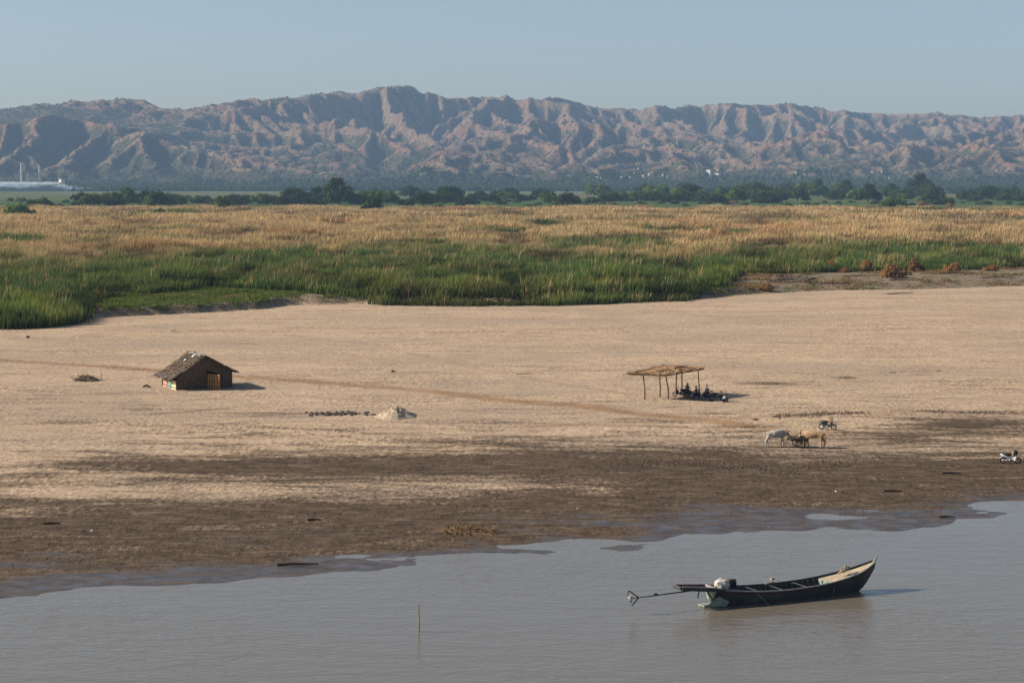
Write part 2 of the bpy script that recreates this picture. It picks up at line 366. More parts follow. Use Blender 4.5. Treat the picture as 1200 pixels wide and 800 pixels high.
def make_hills():
    rng = np.random.default_rng(3); dx = 32.0; X0, Y0 = -2900.0, 4430.0; nx, ny = 182, 128
    def grids(dx, ny, nx): return np.meshgrid(X0+dx*np.arange(nx), Y0+dx*np.arange(ny))
    def uplift(X, Y):
        wy = 7600+250*np.sin(X/700)
        U = .22+1.0*np.exp(-((Y-wy)/1150)**2)*(1+.5*fbm(X, Y, 900, 2, 3))+.35*ss(4500, 6200, Y)*(1+.9*fbm(X, Y, 420, 2, 8))
        # nearer spur on the left
        d = (Y-(5750+.05*(X+1300)))/520
        U = U+1.6*np.exp(-d**2)*ss(-350, -1050, X)
        return U*ss(4380, 5300, Y)**.7
    X, Y = grids(dx, ny, nx); z = 3*rng.random((ny, nx))+.02*(Y-Y0)*.1
    z, A = evolve(z, uplift(X, Y), dx, 36, 16.0, .012, rng)
    z = upsample(z); ny, nx = z.shape; dx /= 2; X, Y = grids(dx, ny, nx); z += 7*rng.random(z.shape)*ss(4430, 4700, Y)
    z, A = evolve(z, uplift(X, Y), dx, 16, 9.0, .020, rng, .03)
    z = upsample(z); ny, nx = z.shape; dx /= 2; X, Y = grids(dx, ny, nx)
    z += 5*rng.random(z.shape)*ss(4430, 4700, Y)
    z, A = evolve(z, uplift(X, Y), dx, 7, 8.0, .026, rng, .015)
    rdg = (1-np.abs(fbm(X, Y, 95, 4, 40)))**2
    r2 = (1-np.abs(fbm(X+60*fbm(X, Y, 300, 2, 44), Y*.8, 300, 3, 43)*2))
    zc = np.clip(z/90, 0, 1)
    r3 = (1-np.abs(fbm(X, Y, 48, 3, 47)*2))
    z = z+zc*(34*(r2-.5)+34*(rdg-.5)+13*(r3-.5)+4*fbm(X, Y, 22, 3, 41))
    z = np.maximum(z, 0)
    # skyline profile
    az = X/Y; el = z/Y; bins = np.linspace(-.44, .44, 150); bi = np.clip(np.digitize(az, bins), 1, 149); bc = .5*(bins[1:]+bins[:-1])
    def gain(mask, prof, yref):
        p = np.array(prof, float); ta = (p[:, 0]-600)/F; tt = (212-p[:, 1])/F
        m_ = np.array([el[(bi == k) & mask].max() if ((bi == k) & mask).any() else np.nan for k in range(1, 150)])
        ok = ~np.isnan(m_); m_ = np.interp(bc, bc[ok], m_[ok]); g = (np.interp(bc, ta, tt)+(CAMZ-2)/yref)/m_
        return np.convolve(np.pad(g, 1, 'edge'), np.array([.25, .5, .25]), 'valid')
    g_far = gain(Y > 6700, SKYL, 7600)
    SPUR = [(0, 146), (33, 143), (60, 132), (77, 133), (100, 142), (140, 147), (187, 155), (227, 166), (300, 172), (420, 165), (500, 170), (600, 158), (720, 165), (850, 168), (1000, 160), (1200, 166)]
    g_near = np.minimum(gain((Y > 5000) & (Y < 6300), SPUR, 5800), 1.5*g_far)
    wgt = ss(6150, 6900, Y); z = z*(np.interp(az, bc, g_near)*(1-wgt)+np.interp(az, bc, g_far)*wgt)
    z[0, :] = 0; z = z+.9
    # small scale shape used for bare / bushy ground
    def blur(a, k):
        for _ in range(k): a = .25*(np.roll(a, 1, 0)+np.roll(a, -1, 0)+np.roll(a, 1, 1)+np.roll(a, -1, 1))
        return a
    conv = (z-blur(z, 12))
    gx, gy = np.gradient(z, dx)[1], np.gradient(z, dx)[0]
    bare = .5+conv/14+.75*fbm(X, Y, 200, 5, 51)+.18*ss(120, 300, z)-.75*ss(60, 15, z)-.45*ss(-500, -1100, X)*ss(6700, 6200, Y)  # last term darkens the left spur, its shade painted as bushier ground
    idx = np.arange(nx*ny).reshape(ny, nx)
    Fa = np.stack([idx[:-1, :-1], idx[:-1, 1:], idx[1:, 1:], idx[1:, :-1]], -1).reshape(-1, 4)
    m = bpy.data.materials.new('eroded_hill_soil'); m.use_nodes = True; nt = m.node_tree; b = nt.nodes['Principled BSDF']; L = nt.links.new
    geo = nd(nt, 'ShaderNodeNewGeometry')
    def noise(sc, det=6, rg=.6):
        n = nd(nt, 'ShaderNodeTexNoise'); n.inputs['Scale'].default_value = sc; n.inputs['Detail'].default_value = det; n.inputs['Roughness'].default_value = rg
        L(geo.outputs['Position'], n.inputs['Vector']); return n.outputs[0]
    at = nd(nt, 'ShaderNodeAttribute', attribute_name='bare').outputs['Fac']
    n1 = noise(.06, 8, .75); n2 = noise(.006, 4)
    ad = nd(nt, 'ShaderNodeMath', operation='MULTIPLY_ADD'); L(n1, ad.inputs[0]); ad.inputs[1].default_value = 2.2; L(at, ad.inputs[2])
    mrn = nd(nt, 'ShaderNodeMapRange'); mrn.inputs[1].default_value = 1.68; mrn.inputs[2].default_value = 2.02; L(ad.outputs[0], mrn.inputs[0])
    soil = nd(nt, 'ShaderNodeMix', data_type='RGBA'); soil.inputs[6].default_value = (.225, .126, .080, 1); soil.inputs[7].default_value = (.205, .152, .098, 1)
    m2 = nd(nt, 'ShaderNodeMapRange'); m2.inputs[1].default_value = .4; m2.inputs[2].default_value = .6; L(n2, m2.inputs[0]); L(m2.outputs[0], soil.inputs[0])
    veg = nd(nt, 'ShaderNodeMix', data_type='RGBA'); veg.inputs[6].default_value = (.030, .036, .018, 1); veg.inputs[7].default_value = (.105, .088, .048, 1); L(n1, veg.inputs[0])
    fin = nd(nt, 'ShaderNodeMix', data_type='RGBA'); L(mrn.outputs[0], fin.inputs[0]); L(veg.outputs[2], fin.inputs[6]); L(soil.outputs[2], fin.inputs[7])
    L(fin.outputs[2], b.inputs['Base Color']); b.inputs['Roughness'].default_value = .95; b.inputs['Specular IOR Level'].default_value = .1
    bp = nd(nt, 'ShaderNodeBump'); r1 = noise(.011, 7, .62); ab = nd(nt, 'ShaderNodeMath', operation='SUBTRACT'); L(r1, ab.inputs[0]); ab.inputs[1].default_value = .5
    ab2 = nd(nt, 'ShaderNodeMath', operation='ABSOLUTE'); L(ab.outputs[0], ab2.inputs[0])
    hh = nd(nt, 'ShaderNodeMath', operation='MULTIPLY_ADD'); L(ab2.outputs[0], hh.inputs[0]); hh.inputs[1].default_value = -6.0; L(n1, hh.inputs[2])
    bp.inputs['Distance'].default_value = 13; bp.inputs['Strength'].default_value = 1.0; L(hh.outputs[0], bp.inputs['Height']); L(bp.outputs[0], b.inputs['Normal'])
    o = mesh_np('hills', np.stack([X, Y, z], -1).reshape(-1, 3), Fa, m, smooth=True, attrs={'bare': ('FLOAT', bare)})
    tag(o, kind='structure')
    return X, Y, z, bare, dx, X0, Y0
HX, HY, HZ, HB, HD, HX0, HY0 = make_hills()
def hz(x, y):
    i = np.clip((np.asarray(x)-HX0)/HD, 0, HZ.shape[1]-2); j = np.clip((np.asarray(y)-HY0)/HD, 0, HZ.shape[0]-2)
    i0 = i.astype(int); j0 = j.astype(int); fx = i-i0; fy = j-j0
    return (HZ[j0, i0]*(1-fx)+HZ[j0, i0+1]*fx)*(1-fy)+(HZ[j0+1, i0]*(1-fx)+HZ[j0+1, i0+1]*fx)*fy
def hill_hit(px, py):
    a, b, c = ray(px, py); t = np.linspace(4480, 8600, 1500); x = a*t/b; y = t; z = CAMZ+c*t/b
    h = hz(x, y); k = np.where(h > z)[0]
    k = k[0] if len(k) else 0
    return Vector((x[k], y[k], float(h[k])))

# hillside bushes and the wood at the foot of the hills: uncountable, one object each
def clumps(name, C, Sz, material, flat=.8, seed=1):
    rng = np.random.default_rng(seed); n = len(C)
    base = np.array([(1,0,0),(0,1,0),(-1,0,0),(0,-1,0),(0,0,1),(.6,.6,.55),(-.6,.6,.5),(-.6,-.6,.55),(.6,-.6,.5)], float)
    fs = np.array([(0,5,8),(0,1,5),(1,6,5),(1,2,6),(2,7,6),(2,3,7),(3,8,7),(3,0,8),(4,5,6),(4,6,7),(4,7,8),(4,8,5)])
    V = base[None]*(1+.35*(rng.random((n, 9, 1))-.5))*Sz[:, None, None]; V[:, :, 2] *= flat; V[:, :4, 2] -= (Sz*.15)[:, None]
    th = rng.random(n)*6.28; c, s = np.cos(th)[:, None], np.sin(th)[:, None]
    x = V[:, :, 0]*c-V[:, :, 1]*s; y = V[:, :, 0]*s+V[:, :, 1]*c
    V = np.stack([x, y, V[:, :, 2]], -1)+C[:, None, :]
    Fa = (fs[None]+9*np.arange(n)[:, None, None]).reshape(-1, 3)
    return mesh_np(name, V.reshape(-1, 3), Fa, material, nside=3)
rng = np.random.default_rng(9)
bushm = foliage_mat('hill_bush_leaves', (.062, .075, .035), .4, .1)
n = 130000
x = rng.uniform(-2300, 2300, n); y = rng.uniform(4600, 8400, n)
ib = np.clip(((x-HX0)/HD).astype(int), 0, HZ.shape[1]-1); jb = np.clip(((y-HY0)/HD).astype(int), 0, HZ.shape[0]-1)
dens = .35+1.1*np.clip(.75-HB[jb, ib], 0, 1)
k = (rng.random(n) < dens) & (np.abs(x/y) < .29)
x = x[k]; y = y[k]; sz = rng.uniform(1.6, 4.2, len(x))*(1+.7*(rng.random(len(x)) < .08))
tag(clumps('hillside_scrub', np.stack([x, y, hz(x, y)+sz*.25], -1), sz, bushm), 'dark scrub dotted over the pink eroded slopes', 'scrub', kind='stuff')
n = 26000
y = 4440+rng.random(n)**1.6*620; x = rng.uniform(-.29, .29, n)*y; zz = hz(x, y)
k = (fbm(x, y, 120, 3, 77) > -.35) & (zz < 95) & ((y < 4800) | (rng.random(n) < .45))
x, y, zz = x[k], y[k], zz[k]; sz = rng.uniform(4, 9.5, len(x))*(.6+.5*vn(x/150, y/150, 5))
tag(clumps('woodland', np.stack([x, y, zz+sz*.5], -1), sz, foliage_mat('far_wood_leaves', (.022, .036, .016), .4, .05), 1.15, 4),
    'dark wood along the foot of the hills', 'woodland', kind='stuff')
# ------------------------------------------------------------------ reeds and grass (uncountable)
def blades(name, X, Y, Z, h, wdt, nb, C1, C2, material, lean=.28, spread=.8, seed=2, bend=0.0):
    """tufts of thin triangular blades; C1, C2 per-tuft root and tip colours, including any painted shade"""
    rng = np.random.default_rng(seed); n = len(X); N = n*nb
    X = np.repeat(X, nb)+rng.normal(0, 1, N)*np.repeat(spread*np.ones(n), nb)*.5
    Y = np.repeat(Y, nb)+rng.normal(0, 1, N)*np.repeat(spread*np.ones(n), nb)*.5
    Z = np.repeat(Z, nb); h = np.repeat(h, nb)*rng.uniform(.55, 1.15, N); wd = np.repeat(wdt*np.ones(n), nb)*rng.uniform(.6, 1.3, N)
    th = rng.random(N)*6.283; la = rng.random(N)*6.283; lk = lean*rng.random(N)*h
    dx, dy = np.cos(th)*wd*.5, np.sin(th)*wd*.5; lx, ly = np.cos(la)*lk+.12*h, np.sin(la)*lk
    a = np.stack([X-dx, Y-dy, Z-.1], -1); b = np.stack([X+dx, Y+dy, Z-.1], -1)
    m1 = np.stack([X+lx*.35+dx*.9, Y+ly*.35+dy*.9, Z+h*.6], -1); m0 = np.stack([X+lx*.35-dx*.9, Y+ly*.35-dy*.9, Z+h*.6], -1)
    t = np.stack([X+lx, Y+ly, Z+h], -1)
    V = np.stack([a, b, m1, m0, t], 1).reshape(-1, 3)
    jit = rng.uniform(.72, 1.28, N)[:, None]
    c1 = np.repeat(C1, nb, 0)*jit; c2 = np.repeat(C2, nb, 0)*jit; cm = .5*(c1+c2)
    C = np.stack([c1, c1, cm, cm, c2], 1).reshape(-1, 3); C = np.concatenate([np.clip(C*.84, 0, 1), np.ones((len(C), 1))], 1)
    i = 5*np.arange(N)[:, None]
    Fa = np.concatenate([i+np.array([[0, 1, 2]]), i+np.array([[0, 2, 3]]), i+np.array([[3, 2, 4]])], 1).reshape(-1, 3)
    return mesh_np(name, V, Fa, material, attrs={'tint': ('FLOAT_COLOR', C)}, nside=3)
bladem = foliage_mat('reed_blades', (1, 1, 1), transl=.3, tint=True)
def reed_field(name, d0, d1, n, hgt, wdt, nb, seed, spread):
    rng = np.random.default_rng(seed)
    Y = d0+(d1-d0)*rng.random(n); X = rng.uniform(-.285, .285, n)*Y
    keep = rng.random(n) < Y/d1
    X, Y = X[keep], Y[keep]
    a = X/Y; r = Y-np.interp(a, *REED)+5*fbm(X, Y, 14, 3, 61)
    dn = fbm(X, Y, 20, 3, 62)
    left = ss(.02, -.2, a); right = ss(.1, .15, a)
    keep = (r > 0) & ~((dn < -.30) & (rng.random(len(X)) < .7) & (Y > 500))
    X, Y, r, dn, a = X[keep], Y[keep], r[keep], dn[keep], a[keep]
    right = ss(.1, .15, a); left = ss(0, -.22, a)
    # how straw-coloured: by distance behind the bank, with drifts
    bandw = 165-30*right+15*left
    q = (r-bandw)/34+3.4*fbm(X, Y*.6, 46, 4, 63)+1.3*fbm(X, Y, 8, 2, 66)+.5*rng.normal(size=len(X))
    straw = ss(-1, .8, q)
    dark = .35*ss(0, .5, fbm(X, Y, 26, 3, 83))+ss(.1, .35, fbm(X, Y*.5, 45, 3, 64))*ss(900, 560, Y)*.0+ss(.30, .42, fbm(X, Y*.45, 70, 3, 67))*.85*ss(560, 640, Y)
    straw = straw*(1-np.clip(dark, 0, 1))
    redd = ss(.22, .4, fbm(X, Y, 38, 3, 65))
    u = rng.random(len(X)); straw = np.where(u < .025, 1-straw, straw)
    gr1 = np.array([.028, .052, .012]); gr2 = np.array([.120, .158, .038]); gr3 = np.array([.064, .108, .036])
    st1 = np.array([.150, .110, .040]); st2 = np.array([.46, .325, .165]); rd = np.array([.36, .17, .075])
    v = vn(X/6, Y/9, 68)[:, None]; gtop = gr2*v+gr3*(1-v)
    lime = (ss(.45, .75, vn(X/9, Y/12, 81))*ss(60, 5, r))[:, None]; gtop = gtop*(1-lime)+np.array([.19, .225, .045])*lime
    oli = ss(.5, .8, vn(X/12, Y/14, 82))[:, None]; gtop = gtop*(1-.6*oli)+np.array([.17, .16, .05])*.6*oli
    stt = st2*(1-.5*redd[:, None])+rd*.5*redd[:, None]; s = straw[:, None]
    stt = stt*(.85+.3*vn(X/25, Y/25, 69)[:, None])
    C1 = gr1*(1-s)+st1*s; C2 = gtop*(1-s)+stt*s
    lam = {21: 1.0, 22: 1.7, 23: 3.0}[seed]
    cl = vn(X/(3.6*lam), Y/(8*lam), 70)*.42+vn(X/(10*lam), Y/(15*lam), 76)*.58
    h = hgt*(.22+1.25*cl+.25*dn)*(.62+.38*ss(0, 14, r)); h *= 1+.3*rng.random(len(X))*straw; h *= 1+.45*ss(.66, .85, vn(X/(4.5*lam), Y/(10*lam), 84))
    br = (.48+.95*ss(.28, .66, cl))[:, None]; C1 = C1*br; C2 = C2*br  # low clumps darkened: shade in the gaps is put into the blade colours
    h = np.clip(h, .5, 5.0)
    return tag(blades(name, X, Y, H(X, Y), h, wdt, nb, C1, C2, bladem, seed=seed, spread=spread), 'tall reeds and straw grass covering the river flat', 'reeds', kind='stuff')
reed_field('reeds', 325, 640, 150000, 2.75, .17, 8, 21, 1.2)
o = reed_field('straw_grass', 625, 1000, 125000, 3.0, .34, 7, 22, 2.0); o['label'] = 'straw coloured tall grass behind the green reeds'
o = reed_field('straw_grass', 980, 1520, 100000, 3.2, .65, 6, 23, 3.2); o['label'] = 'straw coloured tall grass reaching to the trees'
# short growth on the bank between sand and reeds
rng = np.random.default_rng(31); n = 90000
Y = rng.uniform(330, 560, n); X = rng.uniform(-.285, .285, n)*Y; a, s, e = fields(X, Y); r = Y-np.interp(X/Y, *REED)
dn = fbm(X, Y, 8, 3, 71); right = ss(.09, .13, a); band = ss(-.23, -.2, a)*ss(-.09, -.12, a)
k = (e > 1.2) & (r < 12) & (dn > .02+.14*right-.55*band-.05) & (rng.random(n) < (1-.55*right))
X, Y, a, dn, right, e = X[k], Y[k], a[k], dn[k], right[k], e[k]
dry = ((vn(X/6, Y/6, 72)*.8+.6*right+.2*rng.random(len(X))) > .82)[:, None]
C1 = np.where(dry, [.13, .085, .04], [.045, .075, .018]); C2 = np.where(dry, [.32, .20, .09], [.16, .20, .04])
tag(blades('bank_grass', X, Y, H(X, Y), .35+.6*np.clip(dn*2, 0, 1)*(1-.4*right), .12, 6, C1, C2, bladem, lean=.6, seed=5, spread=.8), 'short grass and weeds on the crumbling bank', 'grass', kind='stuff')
# rubble and clods on the bank face
rng = np.random.default_rng(33); n = 16000
Y = rng.uniform(335, 540, n); X = rng.uniform(-.28, .28, n)*Y; a, s, e = fields(X, Y)
k = (e > -.8) & (e < 7+14*ss(.1, .15, a)) & (fbm(X, Y, 14, 3, 73) > -.02)
X, Y = X[k], Y[k]; soilm = mat('bank_soil', (.19, .14, .095), .95, .4, .4)
tag(clumps('bank_rubble', np.stack([X, Y, H(X, Y)], -1), rng.uniform(.08, .32, len(X)), soilm, .7, 6), 'clods and rubble fallen from the bank', 'rubble', kind='stuff')
# trodden clods and lumps over the sand
rng = np.random.default_rng(35); n = 60000
Y = 118+rng.random(n)**1.3*230; X = rng.uniform(-.27, .27, n)*Y; a, s, e = fields(X, Y)
f1 = fbm(X*.5, Y, 14, 3, 74)
k = (s > 5) & (e < -3) & (f1 > .04) & (rng.random(n) < .10+.6*ss(.1, .5, f1)+.25*ss(.0, .3, fbm(X, Y, 40, 2, 75))*ss(60, 90, s))
X, Y, s = X[k], Y[k], s[k]
clodm = mat('trodden_sand', (.33, .24, .165), .95, .35, .15); mudm = mat('mud_clods', (.09, .062, .042), .9, .4, .3)
kk = s < 52
tag(clumps('mud_clods', np.stack([X[kk], Y[kk], H(X[kk], Y[kk])], -1), rng.uniform(.02, .085, kk.sum()), mudm, .6, 7), 'small clods strewn over the brown mud', 'mud', kind='stuff')
kk = ~kk
tag(clumps('sand_clods', np.stack([X[kk], Y[kk], H(X[kk], Y[kk])], -1), rng.uniform(.03, .10, kk.sum()), clodm, .55, 8), 'trodden lumps of dry sand', 'sand', kind='stuff')

# ------------------------------------------------------------------ trees and bushes beyond the reeds
leafm = [foliage_mat('dark_leaves', (.040, .066, .018), .55, .2), foliage_mat('green_leaves', (.10, .16, .030), .45, .2), foliage_mat('dry_leaves', (.32, .19, .095), .45, .3)]
barkm = mat('bark', (.12, .09, .065), .9)
def crown_mesh(seed, nl=900, lobes=9, up=.55, low=.12):
    """unit crown (radius 1, height about 1.5*up+...), made of leaf sprays spread over many lobes"""
    rg = np.random.default_rng(seed); V = []; Fc = []
    L = []
    for i in range(lobes):
        th = rg.random()*6.28; r = .62*math.sqrt(rg.random()); L.append((r*math.cos(th), r*math.sin(th), low+up*(.3+.75*rg.random()*(1-.6*r)), rg.uniform(.28, .48)))
    for i in range(lobes//2):
        th = 6.28*i/(lobes//2)+rg.random(); L.append((.68*math.cos(th), .68*math.sin(th), low+up*rg.uniform(.1, .45), rg.uniform(.25, .38)))
    L = np.array(L); pick = rg.integers(0, len(L), nl); d = rg.normal(size=(nl, 3)); d /= np.linalg.norm(d, axis=1)[:, None]
    d[:, 2] = np.where(d[:, 2] < -.3, -d[:, 2]*.6, d[:, 2])
    rad = L[pick, 3]*rg.uniform(.65, 1.12, nl); C = L[pick, :3]+d*rad[:, None]*np.array([1, 1, .85])
    nrm = d+rg.normal(size=(nl, 3))*.45; nrm /= np.linalg.norm(nrm, axis=1)[:, None]
    t = np.cross(nrm, rg.normal(size=(nl, 3))); t /= np.linalg.norm(t, axis=1)[:, None]; b = np.cross(nrm, t)
    s = rg.uniform(.05, .11, nl)[:, None]; e = rg.uniform(.6, 1.3, nl)[:, None]
    Q = np.stack([C-t*s, C-b*s*e*.6, C+t*s+nrm*s*.3, C+b*s*e*.6], 1).reshape(-1, 3)
    return Q, np.arange(nl*4).reshape(-1, 4)
def limbs(seed, low=.2, up=.5):
    rg = random.Random(seed); mb = MB(); top = low+up*.5
    mb.tube([(0, 0, -.08), (.015, .01, low*.5), (.03, -.02, low)], [.055, .042, .036], 6)
    for i in range(5):
        th = 6.28*i/5+rg.random(); r = rg.uniform(.3, .55)
        mb.tube([(.03, -.02, low*.85), (r*.45*math.cos(th), r*.45*math.sin(th), low+up*.25), (r*math.cos(th), r*math.sin(th), top+.1*rg.random())], [.028, .018, .008], 5)
    return mb
TREE = []
def tree_proto(name, seed, leaf, nl, lobes, up, low):
    Q, Fc = crown_mesh(seed, nl, lobes, up, low)
    root = empty(name, (0, 0, -500)); cr = mesh_np('crown', Q, Fc, leaf, root)
    tr = limbs(seed, low+.1, up).build('trunk', barkm, root); TREE.append(root); return root
protos = {}
used = set()
def plant(kind, loc, size, rz, label, cat, group=None, sz=1.0):
    spec = {'round': ('tree', 101, 0, 1500, 10, .75, .0), 'wide': ('tree', 102, 0, 1500, 12, .48, .02), 'tall': ('tree', 103, 0, 2200, 14, 1.25, .02), 'loose': ('tree', 104, 1, 1200, 8, .62, .16),
            'flat': ('tree', 105, 0, 1300, 11, .40, .12), 'bush': ('shrub', 106, 1, 1100, 8, .40, -.05), 'darkbush': ('shrub', 107, 0, 1200, 9, .45, -.05), 'drybush': ('shrub', 108, 2, 1300, 11, .6, -.1)}[kind]
    if kind not in protos: protos[kind] = tree_proto(spec[0], spec[1], leafm[spec[2]], *spec[3:])
    p = protos[kind]
    o = p if kind not in used else copy_tree(p); used.add(kind)
    o.location = loc; o.rotation_euler = (0, 0, rz); o.scale = (size, size, size*sz); tag(o, label, cat, group); return o
def at(px, py):     # ground point on the far flat
    return G(px, py)
special = [ # kind, px, base py, width px, label, cat, z-scale
 ('tall', 397, 240, 44, 'tallest dark tree of the band, with a pointed crown above its neighbours', 'tree', .95),
 ('tall', 372, 238, 34, 'dark tree leaning against the left side of the tallest tree', 'tree', .72),
 ('round', 665, 242, 34, 'lone round dark tree standing clear in front of the band, left of the long row', 'tree', .95),
 ('round', 527, 236, 36, 'dark domed tree rising above the middle of the band', 'tree', 1.0),
 ('darkbush', 437, 251, 36, 'dark bush sunk in the straw grass before the tallest tree', 'bush', 1.7),
 ('bush', 258, 248, 30, 'green pointed bush in front of the left tree row', 'bush', 2.1),
 ('darkbush', 48, 245, 38, 'dark bush at the left end of the band, under the factory smoke', 'bush', 1.0),
 ('bush', 24, 256, 46, 'low dark green bush in the straw grass at the left edge', 'bush', 1.3),
 ('darkbush', 188, 257, 24, 'small dark bush alone in the straw grass', 'bush', 1.5),
 ('bush', 1045, 243, 42, 'bright green bush bulging forward at the edge of the straw grass', 'bush', 1.0),
 ('darkbush', 898, 238, 40, 'low broad very dark bush in front of the tree row, right of the white building', 'bush', 1.0),
 ('darkbush', 1106, 240, 28, 'dark bush behind the dry thornbush by the green clearing', 'bush', 1.0),
 ('round', 1092, 236, 34, 'rounded tree standing left of the green clearing', 'tree', .9),
 ('round', 1157, 232, 28, 'dark round tree standing between the pale strip and the clearing', 'tree', 1.1),
 ('drybush', 1083, 241, 16, 'rusty dry bush between the green bushes', 'bush', .9),
 ('drybush', 1113, 243, 9, 'thin rusty dry bush beside the green clearing', 'bush', 1.6),
 ('drybush', 858, 239, 20, 'dark brown dead bush at the foot of the tree row', 'bush', .5),
]
rt = random.Random(4)
for kd, px, py, wpx, lab, ct, szc in special:
    g = at(px, py); d = g.y; plant(kd, g, wpx/2*d/F*1.05, rt.random()*6, lab, ct, None, szc)
def band(px0, px1, py0, py1, n, wlo, whi, kinds, label, cat, group):
    for i in range(n):
        px = px0+(px1-px0)*(i+rt.random())/n; py = rt.uniform(py0, py1); g = at(px, py); wpx = rt.uniform(wlo, whi)
        plant(rt.choice(kinds), g, wpx/2*g.y/F, rt.random()*6, label, cat, group, rt.uniform(.8, 1.25))
GT = 'trees of the band beyond the straw grass'; LT = 'dark bushy tree crowded among others in the band beyond the straw grass'
band(90, 205, 238, 243, 15, 26, 42, ['wide', 'round', 'loose'], LT, 'tree', GT)
band(205, 345, 234, 241, 17, 16, 28, ['wide', 'loose'], LT, 'tree', GT)
band(330, 480, 236, 242, 14, 20, 34, ['round', 'wide', 'loose'], LT, 'tree', GT)
band(480, 660, 232, 241, 22, 15, 28, ['round', 'wide', 'loose'], LT, 'tree', GT)
band(690, 900, 229, 239, 30, 18, 36, ['round', 'wide', 'loose', 'wide'], LT, 'tree', GT)
band(880, 1090, 228, 239, 32, 20, 38, ['round', 'wide', 'loose', 'tall'], LT, 'tree', GT)
band(720, 1200, 225, 229, 24, 12, 20, ['wide', 'flat', 'round'], LT, 'tree', GT)
band(1130, 1230, 229, 238, 14, 22, 34, ['round', 'wide'], LT, 'tree', GT)
band(-30, 110, 236, 240, 6, 10, 18, ['wide', 'loose'], LT, 'tree', GT)
GB = 'low bushes on the green flat'; LB = 'low green bush scattered on the flat below the tree band'
band(480, 760, 236, 246, 30, 8, 16, ['bush', 'darkbush', 'bush'], LB, 'bush', GB)
band(760, 1200, 237, 242, 26, 7, 15, ['bush', 'darkbush'], LB, 'bush', GB)
band(0, 480, 240, 250, 26, 7, 14, ['bush', 'darkbush', 'bush'], LB, 'bush', GB)
# dry shrubs and driftwood along the right part of the bank
for px, py, wpx, szc, lab in [(972, 318, 13, 2.2, 'tall tan dry shrub at the foot of the right reeds, left of the others'), (990, 319, 12, 1.0, 'small low tan shrub beside the tall dry one'),
        (1017, 318, 18, 1.5, 'pale dry shrub in front of a dark green reed clump'), (1046, 325, 26, 1.2, 'broad rusty shrub standing furthest onto the bank'), (1074, 318, 17, 1.8, 'rusty shrub against the green reeds, right of the broad one'),
        (1062, 322, 12, 1.0, 'small orange shrub tucked against the broad rusty one'), (1115, 319, 18, 1.3, 'dry shrub at the foot of the far right reeds'), (895, 340, 20, .9, 'brown dry shrub at the sand edge near the driftwood'),
        (862, 312, 16, 1.2, 'dry tan shrub behind the green reed point'), (1160, 317, 16, .9, 'low dry shrub near the right edge')]:
    g = G(px, py); plant('drybush', g, 1.35*wpx/2*g.y/F, rt.random()*6, lab, 'shrub', 'dry shrubs along the right bank', szc)
woodm = mat('weathered_wood', (.16, .115, .08), .9, .35); darkwood = mat('dark_wood', (.07, .05, .036), .85, .3)
g = G(935, 331); mb = MB()
for i in range(46):
    th = rt.uniform(0, 3.14); L_ = rt.uniform(2, 6); c = Vector((rt.gauss(0, 3.4), rt.gauss(0, 2), rt.uniform(.1, 1.5)))
    dv = Vector((math.cos(th), math.sin(th)*.6, rt.uniform(-.12, .3)))*L_/2
    mb.tube([c-dv, c+Vector((0, 0, rt.uniform(-.2, .3))), c+dv], [.11, .09, .03], 5)
o = mb.build('driftwood_pile', woodm); o.location = g; tag(o, 'tangled heap of grey brown driftwood on the right bank', 'driftwood')
for px, py, L_ in [(1010, 324, 9), (1060, 329, 7), (1120, 321, 8), (980, 333, 8), (1170, 326, 8)]:
    g = G(px, py); mb = MB(); mb.tube([(-L_/2, 0, .12), (0, .3, .3), (L_/2, -.3, .15)], [.16, .13, .05], 6)
    for i in range(4):
        q = rt.uniform(-.4, .4)*L_; mb.tube([(q, 0, .2), (q+rt.uniform(-1, 1), rt.uniform(-.5, .5), rt.uniform(.4, .9))], [.06, .02], 4)
    o = mb.build('fallen_branch', darkwood); o.location = g; tag(o, 'dead branch lying on the bare bank below the dry shrubs', 'branch', 'dead branches on the right bank')
# ------------------------------------------------------------------ skinned figures
def skin(name, joints, edges, material, parent=None, root=None, sub=1):
    me = bpy.data.meshes.new(name); names = list(joints)
    me.from_pydata([joints[k][0] for k in names], [(names.index(a), names.index(b)) for a, b in edges], [])
    o = bpy.data.objects.new(name, me); S.collection.objects.link(o)
    sk = o.modifiers.new('skin', 'SKIN'); sk.use_smooth_shade = True
    if not me.skin_vertices: me.skin_vertices.new()
    for i, k in enumerate(names):
        rr = joints[k][1]; rr = rr if isinstance(rr, tuple) else (rr, rr)
        me.skin_vertices[0].data[i].radius = rr; me.skin_vertices[0].data[i].use_root = (k == (root or names[0]))
    sb = o.modifiers.new('sub', 'SUBSURF'); sb.levels = sb.render_levels = sub
    dg = bpy.context.evaluated_depsgraph_get(); m2 = bpy.data.meshes.new_from_object(o.evaluated_get(dg))
    o.modifiers.clear(); o.data = m2; m2.name = name; m2.materials.clear(); m2.materials.append(material)
    for p in m2.polygons: p.use_smooth = True
    if parent: o.parent = parent
    return o
straw = mat('thatch_straw', (.21, .155, .10), .95, .45, 9); thatch = mat('old_thatch', (.13, .10, .078), .95, .5, 7, bump=.5)
weave = mat('dark_woven_bamboo', (.15, .108, .074), .9, .45, 5, bump=.6); orange = mat('sunlit_wall_orange', (.56, .30, .10), .85, .35, 8)  # orange paints the sunlit look of the hut's inner wall
pole = mat('bamboo_pole', (.22, .15, .085), .8, .3); poledark = mat('dark_pole', (.10, .07, .045), .85, .3)

